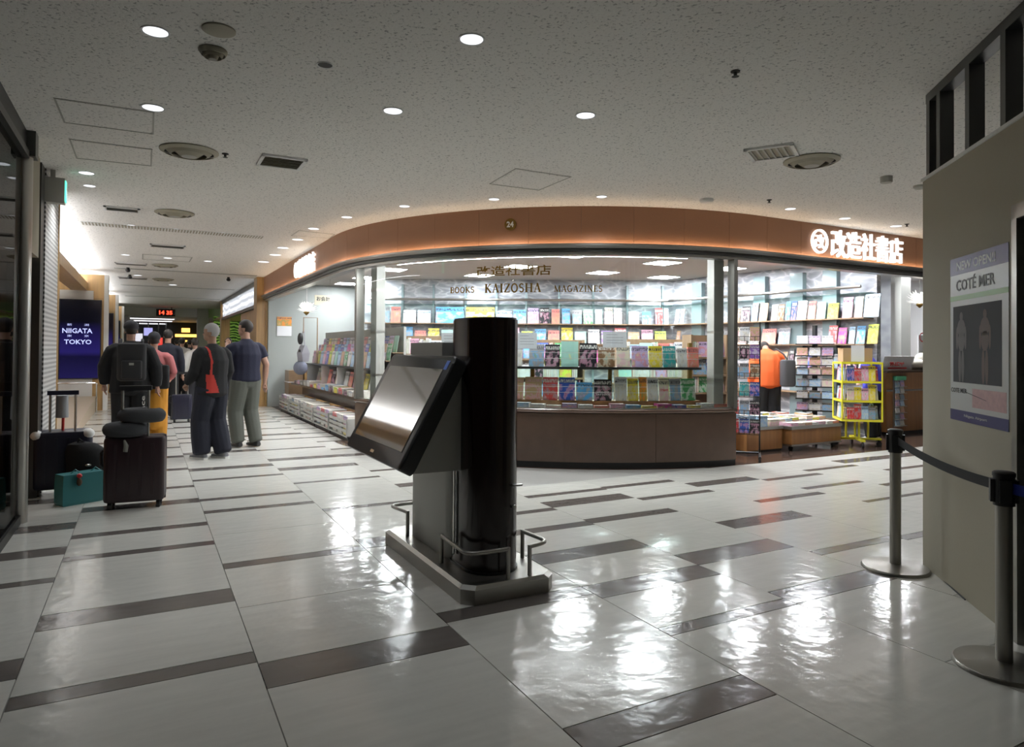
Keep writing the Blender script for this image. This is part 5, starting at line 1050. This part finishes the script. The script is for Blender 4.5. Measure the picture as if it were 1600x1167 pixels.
# black rucksack leaning on the navy case
bx, by = n_c[0]+.25, n_c[1]-.242
t = empty('rucksack', (bx, by, 0), 'black rucksack leaning against the navy suitcase', 'rucksack'); b = MB(); b.loft([[(bx+q*math.cos(2*math.pi*j/16)*.19+dx, by+q*math.sin(2*math.pi*j/16)*.10, z) for j in range(16)] for q, z, dx in ((.75, .0, 0), (1, .06, 0), (1.02, .28, -.01), (.9, .42, -.04), (.6, .49, -.08), (.2, .51, -.1))]); b.build('body', 'fabric_black', t, True); MB().tube([(bx-.12, by-.02, .48), (bx-.10, by-.02, .54), (bx-.06, by-.02, .50)], .010, 6).build('grab_handle', 'fabric_black', t); MB().ball((bx-.02, by-.105, .30), .025, .012, .014).build('buckle', 'steel', t)
b = MB(); b.loft([[(bx+q*math.cos(2*math.pi*j/12)*.12, by-.085+q*math.sin(2*math.pi*j/12)*.04, z) for j in range(12)] for q, z in ((.8, .05), (1, .1), (1, .22), (.7, .26))]); b.build('front_pocket', 'fabric_black', t, True)
# teal bag
q0, q1 = onz(97, 791), onz(155, 781); tu = (q1-q0).normalized(); tv = Vector((-tu.y, tu.x, 0)); tcn = (q0+q1)/2+tv*.035; tcn.z = 0
t = empty('shopping_bag', tcn, 'teal shopping bag with a small toy charm in front of the rucksack', 'bag'); b = MB(); Wt = (q1-q0).length/2*1.1
b.loft([[tcn+tu*a*Wt*k+tv*e*.08*k+Vector((0, 0, z)) for a, e in ((-1, -1), (1, -1), (1, 1), (-1, 1))] for k, z in ((.96, .0), (1, .02), (1.0, .16), (.97, .27))]); b.build('body', 'bag_teal', t)
q = tcn-tu*Wt*.25-tv*.09; b = MB(); b.ball((q.x, q.y, .20), .022, .02, .035); b.build('charm_body', mat('toy_brown', (.10, .06, .03), .8).name, t, True); MB().ball((q.x, q.y, .255), .022, .02, .02).build('charm_cap', 'red', t, True)
for a in (-.5, .5): p = tcn+tu*Wt*a; MB().tube([p+Vector((0, 0, .26)), p+tu*.05+Vector((0, 0, .30)), p+tu*.10+Vector((0, 0, .26))], .006, 6).build('bag_handle', 'bag_teal', t)

# ================================================================== PEOPLE
def ell_tube(mb, pts, seg=14):
    """closed tube with elliptic rings: (point, half width along local X, half depth)"""
    P = [Vector(p) for p, _, _ in pts]; rings = []
    for i, (p, rx, ry) in enumerate(pts):
        p = Vector(p); t = (P[min(i+1, len(P)-1)]-P[max(i-1, 0)]).normalized(); sx = Vector((1, 0, 0)); sx = (sx-t*sx.dot(t))
        if sx.length < .2: sx = Vector((0, 1, 0)); sx = sx-t*sx.dot(t)
        sx.normalize(); sy = t.cross(sx); rings.append([p+sx*rx*math.cos(2*math.pi*j/seg)+sy*ry*math.sin(2*math.pi*j/seg) for j in range(seg)])
    # round the ends off
    def cap(r, p, d): c = sum(r, Vector())/len(r); return [c+(q-c)*.7+d*.4 for q in r]
    d0 = (P[0]-P[1]).normalized()*min(pts[0][1], pts[0][2])*.6; d1 = (P[-1]-P[-2]).normalized()*min(pts[-1][1], pts[-1][2])*.6
    mb.loft([cap(rings[0], P[0], d0)]+rings+[cap(rings[-1], P[-1], d1)])
def fuse(mb, vox, sm=4):
    me = mb.mesh('tmp', []); o = bpy.data.objects.new('tmp', me); COL.objects.link(o)
    r = o.modifiers.new('r', 'REMESH'); r.mode = 'VOXEL'; r.voxel_size = vox
    s_ = o.modifiers.new('s', 'SMOOTH'); s_.iterations = sm; s_.factor = .5
    dg = bpy.context.evaluated_depsgraph_get(); dg.update(); out = bpy.data.meshes.new_from_object(o.evaluated_get(dg))
    bpy.data.objects.remove(o); bpy.data.meshes.remove(me); out.polygons.foreach_set('use_smooth', [True]*len(out.polygons)); return out
DEF = dict(hipL=(-.09, 0, .93), hipR=(.09, 0, .93), kneeL=(-.10, .03, .50), kneeR=(.10, .03, .50), ankL=(-.10, -.01, .09), ankR=(.10, -.01, .09),
           shL=(-.185, 0, 1.42), shR=(.185, 0, 1.42), elL=(-.25, -.03, 1.14), elR=(.25, -.03, 1.14), wrL=(-.26, .06, .88), wrR=(.26, .06, .88), head=(0, .03, 1.64), chest=(0, 0, 1.28), toeL=0.0, toeR=0.0, headturn=0.0)
def person(loc, face, hgt, label, pose=None, bulk=1.0, top=None, bottom=None, shoe='shoe_black', skin='skin', hair='hair_dark', vox=.011, sleeve='long', cap=None, skirt=False, top_paint=None, hem=.90, cover_hair=True, sole=None, loose=1.0):
    J = dict(DEF); J.update(pose or {}); k = hgt/1.76; J = {n: (Vector(v) if isinstance(v, tuple) else v) for n, v in J.items()}
    root = empty('person', loc, label, 'person'); root.rotation_euler.z = math.atan2(face[1], face[0])-math.pi/2; root.scale = (k, k, k)
    def attach(name, me, mats):
        me.name = name
        for m_ in (mats if isinstance(mats, list) else [mats]): me.materials.append(M[m_])
        o = bpy.data.objects.new(name, me); COL.objects.link(o); o.parent = root; return o
    hc, ch = J['head'], J['chest']; B = bulk
    # ---- the body itself: one skin from crown to sole
    b = MB()
    ell_tube(b, [((0, 0, .86), .13*B, .10*B), ((0, 0, .96), .155*B, .105*B), ((0, 0, 1.10), .135*B, .10*B), (ch, .155*B, .11*B), ((ch.x, ch.y, 1.40), .14*B, .085*B), ((ch.x*.8+hc.x*.2, ch.y+.0, 1.47), .07, .06)])
    ell_tube(b, [((ch.x, ch.y, 1.42), .058, .06), ((hc.x*.6+ch.x*.4, (hc.y+ch.y)/2, 1.52), .054, .056), (hc-Vector((0, .01, .04)), .055, .06)])
    for s_, sd in (('L', -1), ('R', 1)):
        sh, el, wr = J['sh'+s_]+Vector((ch.x, ch.y, 0)), J['el'+s_], J['wr'+s_]
        b.tube([(ch.x+sd*.06, ch.y, 1.39), sh-Vector((0, 0, .03)), sh*.5+el*.5, el, el*.5+wr*.5, wr], [.05, .052*B, .047*B, .040*B, .038*B, .026], 10)
        dv = (wr-el).normalized(); side = dv.cross(Vector((0, 1, 0))); side = side.normalized() if side.length > .2 else Vector((1, 0, 0)); pn = dv.cross(side).normalized()
        ell_tube(b, [(wr, .024, .020), (wr+dv*.05, .036, .018), (wr+dv*.085, .038, .016)], 10)
        for f_i, (off, ln) in enumerate(((-.029, .062), (-.010, .074), (.010, .07), (.028, .055))):
            a0 = wr+dv*.075+pn*off*1.05; a1 = a0+dv*ln*.5+side*.006; a2 = a0+dv*ln+side*.028; ell_tube(b, [(a0, .009, .009), (a1, .0088, .0088), (a2, .0075, .0075)], 8)
        a0 = wr+dv*.03+pn*.03; ell_tube(b, [(a0, .011, .011), (a0+dv*.03+pn*.02, .0105, .0105), (a0+dv*.06+pn*.025+side*.01, .0085, .0085)], 8)
        hp, kn, an = J['hip'+s_], J['knee'+s_], J['ank'+s_]
        ell_tube(b, [(hp, .092*B, .098*B), (hp*.5+kn*.5, .075*B, .08*B), (kn, .054, .056), (kn*.6+an*.4, .052, .056), (an, .036, .040)], 12)
        a = J['toe'+s_]; fd = Vector((math.sin(a), math.cos(a), 0)); ell_tube(b, [(an-fd*.05-Vector((0, 0, .045)), .032, .03), (an+fd*.06-Vector((0, 0, .045)), .04, .03), (an+fd*.16-Vector((0, 0, .06)), .036, .018)], 10)
    th = J['headturn']; R2 = Matrix.Rotation(th, 4, 'Z'); hp_ = lambda x, y, z: hc+(R2 @ Vector((x, y, z)))
    hb = MB(); hb.ball((0, 0, .02), .076, .092, .098, 18, 14); hb.ball((0, .030, -.055), .056, .062, .062, 14, 10); hb.ball((0, .095, -.025), .011, .018, .018, 8, 6); hb.ball((0, .085, .005), .008, .012, .03, 8, 6)
    for sd in (-1, 1): hb.ball((sd*.077, -.005, -.02), .010, .018, .030, 8, 6)
    hb.ball((0, .086, -.072), .022, .010, .008, 8, 6); hb.v = [tuple(hp_(*v)) for v in hb.v]; b.add(hb.v, hb.f)
    attach('body', fuse(b, vox*.8, 2), skin)
    eb = MB()
    for sd in (-1, 1): eb.ball((sd*.030, .083, -.003), .012, .008, .007, 8, 6)
    eb.v = [tuple(hp_(*v)) for v in eb.v]; attach('eyes', eb.mesh('eyes', []), 'eye')
    # ---- hair or cap
    h2 = MB(); h2.ball((0, -.008, .028), .084, .100, .104, 22, 16); hv = []
    keep = lambda v: not (v[2] < .045 and v[1] > .035) and v[2] > -.075 and not (abs(v[0]) > .07 and v[2] < .0 and v[1] > -.03)
    idx = [i for i, v in enumerate(h2.v) if keep(v)]; mpI = {i: n_ for n_, i in enumerate(idx)}; fs = [tuple(mpI[i] for i in f) for f in h2.f if all(i in mpI for i in f)]
    hm = MB(); hm.add([hp_(*h2.v[i]) for i in idx], fs); attach('hair', hm.mesh('hair', [], True), hair)
    if cap:
        cm = MB(); cm.ball((0, -.005, .05), .092, .108, .095, 20, 12); cm.v = [v if v[2] > .02 else (v[0], v[1], .02) for v in cm.v]; cm.loft([[(.07*math.cos(math.pi*j/8)*1.0, .07+.085*math.sin(math.pi*j/8), z) for j in range(9)] for z in (.022, .032)]); cm.v = [tuple(hp_(*v)) for v in cm.v]; attach('cap', cm.mesh('cap', [], True), cap)
    # ---- top
    if top:
        L_ = .022*loose; b = MB(); ell_tube(b, [((0, 0, hem), (.165+L_)*B, (.115+L_)*B), ((0, 0, 1.08), (.145+L_)*B, (.112+L_)*B), (ch, (.165+L_)*B, (.118+L_)*B), ((ch.x, ch.y, 1.41), (.15+L_*.5)*B, (.092+L_*.5)*B), ((ch.x, ch.y, 1.485), .075, .068)])
        for s_, sd in (('L', -1), ('R', 1)):
            sh, el, wr = J['sh'+s_]+Vector((ch.x, ch.y, 0)), J['el'+s_], J['wr'+s_]; a = [((ch.x+sd*.04, ch.y, 1.385), .07), ((ch.x+sd*.12, ch.y, 1.385), .075), (sh+Vector((-sd*.015, 0, -.045)), .060*B+L_*.6), (sh*.75+el*.25, .058*B+L_*.6), (sh*.45+el*.55, .053*B+L_*.6)]
            if sleeve == 'long': a += [(el, .046*B+L_*.6), (el*.45+wr*.55, .042*B+L_*.6), (el*.04+wr*.96, .034+L_*.5)]
            else: a[-1] = (sh*.35+el*.65, .056*B+L_*.6)
            b.tube([q for q, _ in a], [q for _, q in a], 12)
        me = fuse(b, vox); o = attach('jacket' if sleeve == 'long' else 'shirt', me, [top]+([p_[1] for p_ in top_paint] if top_paint else []))
        if top_paint:
            for pl_ in me.polygons:
                for n_, (fn, _) in enumerate(top_paint):
                    if fn(pl_.center): pl_.material_index = n_+1
    # ---- trousers or skirt
    if bottom:
        b = MB(); L_ = .016*loose
        if skirt:
            ell_tube(b, [((0, 0, 1.02), .15, .115), ((0, 0, .9), .18, .14), ((0, 0, .55), .20, .17), ((0, .0, .30), .18, .17)])
        ell_tube(b, [((0, 0, 1.02), (.145+L_)*B, (.10+L_)*B), ((0, 0, .92), (.16+L_)*B, (.112+L_)*B), ((0, 0, .84), .13*B, .10*B)])
        for s_ in 'LR':
            hp, kn, an = J['hip'+s_], J['knee'+s_], J['ank'+s_]; ell_tube(b, [(hp, (.095+L_)*B, (.10+L_)*B), (hp*.5+kn*.5, (.082+L_)*B, (.086+L_)*B), (kn, .064*B+L_*1.6, .066*B+L_*1.6), (kn*.5+an*.5, .062+L_*2.0, .066+L_*2.0), (an+Vector((0, 0, -.005)), .054+L_*1.9, .060+L_*1.9)], 12)
        attach('trousers', fuse(b, vox), bottom)
    for s_ in 'LR':
        an = J['ank'+s_]; a = J['toe'+s_]; fd = Vector((math.sin(a), math.cos(a), 0)); b = MB(); zz = an.z-.09
        g = lambda d_, z: Vector((an.x+fd.x*d_, an.y+fd.y*d_, zz+z)); ell_tube(b, [(g(-.065, .04), .040, .036), (g(.04, .04), .045, .036), (g(.13, .033), .048, .028), (g(.185, .028), .040, .022)], 12); ell_tube(b, [(g(-.02, .04), .045, .05), (g(-.015, .10), .044, .05)], 12)
        o = attach('shoe', fuse(b, .012, 2), shoe)
        if sole:
            sb = MB(); sb.loft([[g(d_, z)+Vector((fd.y, -fd.x, 0))*w2 for d_, w2 in ((-.10, 0), (-.085, .035), (.0, .042), (.12, .05), (.20, .03), (.225, 0), (.20, -.03), (.12, -.05), (.0, -.042), (-.085, -.035))] for z in (.0, .022)]); so = sb.mesh('sole', [], False); oo = attach('sole', so, sole)
    return root
for nm, c, r_ in (('skin', (.42, .24, .17), .55), ('skin_tan', (.30, .17, .11), .55), ('hair_dark', (.018, .013, .010), .6), ('hair_grey', (.34, .33, .32), .7), ('eye', (.03, .02, .02), .2), ('shoe_black', (.014, .014, .015), .5), ('shoe_grey', (.16, .16, .17), .6), ('sole_white', (.70, .69, .66), .6),
                  ('cloth_black', (.006, .006, .007), .9), ('cloth_navy', (.006, .007, .016), .85), ('cloth_tee_navy', (.007, .008, .026), .85), ('cloth_olive', (.095, .10, .085), .85), ('cloth_pink', (.42, .13, .13), .9), ('cloth_mustard', (.55, .24, .02), .85), ('cloth_red', (.42, .03, .02), .8), ('cloth_white', (.55, .53, .50), .85), ('cloth_dark', (.016, .016, .02), .85), ('cloth_orange', (.75, .12, .02), .7), ('cloth_blue', (.05, .05, .50), .7), ('cloth_char', (.05, .05, .055), .9)):
    mat(nm, c, r_, bump=.25 if nm.startswith('cloth') else 0, bscale=90)
def gp(px, dep): p = atdepth(px, 560, dep); return Vector((p.x, p.y, 0))
# older man in a dark jacket with red piping
person(onz(330, 716), (-.55, .75), 1.70, 'grey-haired man in a dark red-piped jacket, loose trousers and sneakers', dict(hipL=(-.09, .0, .93), kneeL=(-.10, .10, .50), ankL=(-.10, .06, .09), kneeR=(.10, .02, .50), ankR=(.10, -.10, .09), elL=(-.23, .05, 1.14), wrL=(-.20, .22, .98), elR=(.25, -.02, 1.14), wrR=(.24, .10, .92), headturn=.5), 1.08, 'cloth_black', 'cloth_navy', 'shoe_grey', 'skin_tan', 'hair_grey', top_paint=[(lambda c: c.z < 1.10 and c.z > .86 and -.17 < c.x < -.10+(1.1-c.z)*.3 and c.y < .10, 'cloth_red'), (lambda c: abs(c.x+.125) < .013 and c.y < 0 and c.z > 1.1, 'cloth_red')], hem=.84, sole='sole_white', loose=1.8)
# man in a navy tee
person(onz(383, 698), (-.45, .9), 1.79, 'man in a navy T-shirt and olive trousers walking away, hand raised', dict(kneeL=(-.11, .08, .50), ankL=(-.10, .02, .09), kneeR=(.10, .03, .50), ankR=(.10, -.10, .09), elL=(-.30, .10, 1.16), wrL=(-.14, .25, 1.38), elR=(.29, -.04, 1.14), wrR=(.30, .0, .88), headturn=.55), 1.15, 'cloth_tee_navy', 'cloth_olive', 'shoe_black', 'skin', 'hair_dark', sleeve='short', hem=.92, loose=1.1)
# traveller in black with a rucksack
m1 = gp(204, 9.25)
r1 = person(m1, (.05, 1), 1.74, 'tall traveller dressed all in black with a black hat, behind the maroon suitcase', dict(elL=(-.31, -.02, 1.15), wrL=(-.31, .04, .90), elR=(.31, -.03, 1.14), wrR=(.33, .02, .86)), 1.25, 'cloth_black', 'cloth_black', cap='cloth_dark', hem=.80, loose=1.8)
text_on('trouser_lettering', 'Palace', (lambda u, v, t: Vector((m1.x+.155-v*.9, m1.y-.135-t, .56+u))), .36, .055, 'cloth_white', r1, .003, .01)
t = empty('rucksack', (m1.x+.02, m1.y-.24, 1.0), 'black rucksack on the back of the tall traveller', 'rucksack'); b = MB(); rbox(b, (m1.x+.02, m1.y-.290, 1.20), .17, .10, .25, .07); b.build('body', 'fabric_black', t, True); b = MB(); rbox(b, (m1.x+.02, m1.y-.400, 1.10), .12, .035, .12, .03); b.build('front_pocket', 'fabric_black', t, True); MB().box(m1.x-.01, m1.x+.045, m1.y-.440, m1.y-.433, 1.16, 1.19).build('maker_patch', 'tag_grey', t)
for dx in (-.12, .14): MB().tube([(m1.x+dx, m1.y-.205, 1.41), (m1.x+dx, m1.y-.13, 1.47), (m1.x+dx, m1.y-.02, 1.495), (m1.x+dx, m1.y+.15, 1.40)], .02, 8).build('strap', 'fabric_black', t)
# traveller in pink fleece and mustard skirt
m2 = gp(240, 9.75)
r2 = person(m2, (.15, 1), 1.60, 'traveller in a pink fleece and mustard skirt with a black cap', dict(elL=(-.24, -.0, 1.14), wrL=(-.22, .12, .95), elR=(.28, -.05, 1.15), wrR=(.22, .16, 1.05)), 1.1, 'cloth_pink', 'cloth_mustard', cap='cloth_dark', skirt=True, hem=.92, loose=1.5)
b = MB(); rbox(b, (m2.x+.08, m2.y-.215, .98), .12, .06, .17, .05); t = empty('shoulder_bag', (m2.x+.08, m2.y-.2, .85), 'black shoulder bag on the back of the traveller in pink', 'bag'); b.build('body', 'fabric_black', t, True); MB().tube([(m2.x+.13, m2.y-.2, 1.12), (m2.x+.03, m2.y-.155, 1.22), (m2.x-.10, m2.y-.10, 1.31)], .014, 6).build('strap', 'fabric_black', t)
# people further along the corridor
for px, dep, fc, hg, lab, tp, bt, sl in ((262, 13.2, (.1, 1), 1.74, 'man in a dark navy jacket walking ahead of the pink fleece', 'cloth_navy', 'cloth_black', 'long'), (284, 18.5, (.2, 1), 1.66, 'person in a white T-shirt far along the corridor', 'cloth_white', 'cloth_black', 'short'), (305, 15.0, (-.3, 1), 1.60, 'person in a pale patterned top beyond the grey-haired man', 'cloth_white', 'cloth_dark', 'long'),
                                         (296, 21.0, (.1, 1), 1.65, 'person in a dark coat far along the corridor', 'cloth_dark', 'cloth_black', 'long'), (357, 15.5, (-.2, 1), 1.62, 'person in a white shirt beyond the man in the navy T-shirt', 'cloth_white', 'cloth_char', 'short'), (276, 24.0, (0, 1), 1.68, 'distant person in charcoal near the corridor end', 'cloth_char', 'cloth_black', 'long')):
    person(gp(px, dep), fc, hg, lab, None, 1.05, tp, bt, sleeve=sl, vox=.016, hem=.9)
# shoppers
person(gp(1199, 11.45), (.5, .8), 1.70, 'shopper in an orange puffer jacket among the wire racks', dict(elR=(.28, .06, 1.15), wrR=(.2, .25, 1.1), chest=(0, .05, 1.28), head=(0, .20, 1.50)), 1.15, 'cloth_orange', 'cloth_black', vox=.013, loose=2.4, hem=.86)
p = gp(1199, 11.45)+_r*.23+toC*.28; b = MB(); rbox(b, (p.x, p.y, 1.05), .11, .10, .22, .06, math.atan2(_r.y, _r.x)); o = tag(b.build('shoulder_bag', 'cloth_char', None, True), 'charcoal bag hanging beside the orange puffer jacket', 'bag'); e = gp(1199, 11.45)+_r*.10+toC*.10; MB().tube([(p.x, p.y, 1.25), (p.x-_r.x*.05-toC.x*.05, p.y-_r.y*.05-toC.y*.05, 1.36), (e.x, e.y, 1.45)], .014, 6).build('strap', 'cloth_char', o)
person(gp(1364, 10.85), (-.3, .9), 1.56, 'shopper in a bright blue jacket behind the yellow rack', dict(elR=(.30, -.02, 1.17), wrR=(.18, .2, 1.05), chest=(0, .06, 1.28), head=(0, .22, 1.49)), 1.1, 'cloth_blue', 'cloth_black', 'sole_white', vox=.014, loose=1.6)
# wheeled trolley bag of the far navy-jacket man
p = gp(268, 12.7); suitcase((p.x+.18, p.y), .17, .12, .06, .52, 0, 'case_navy', 'small dark cabin case pulled by the man in navy', 'plastic_black', .40)
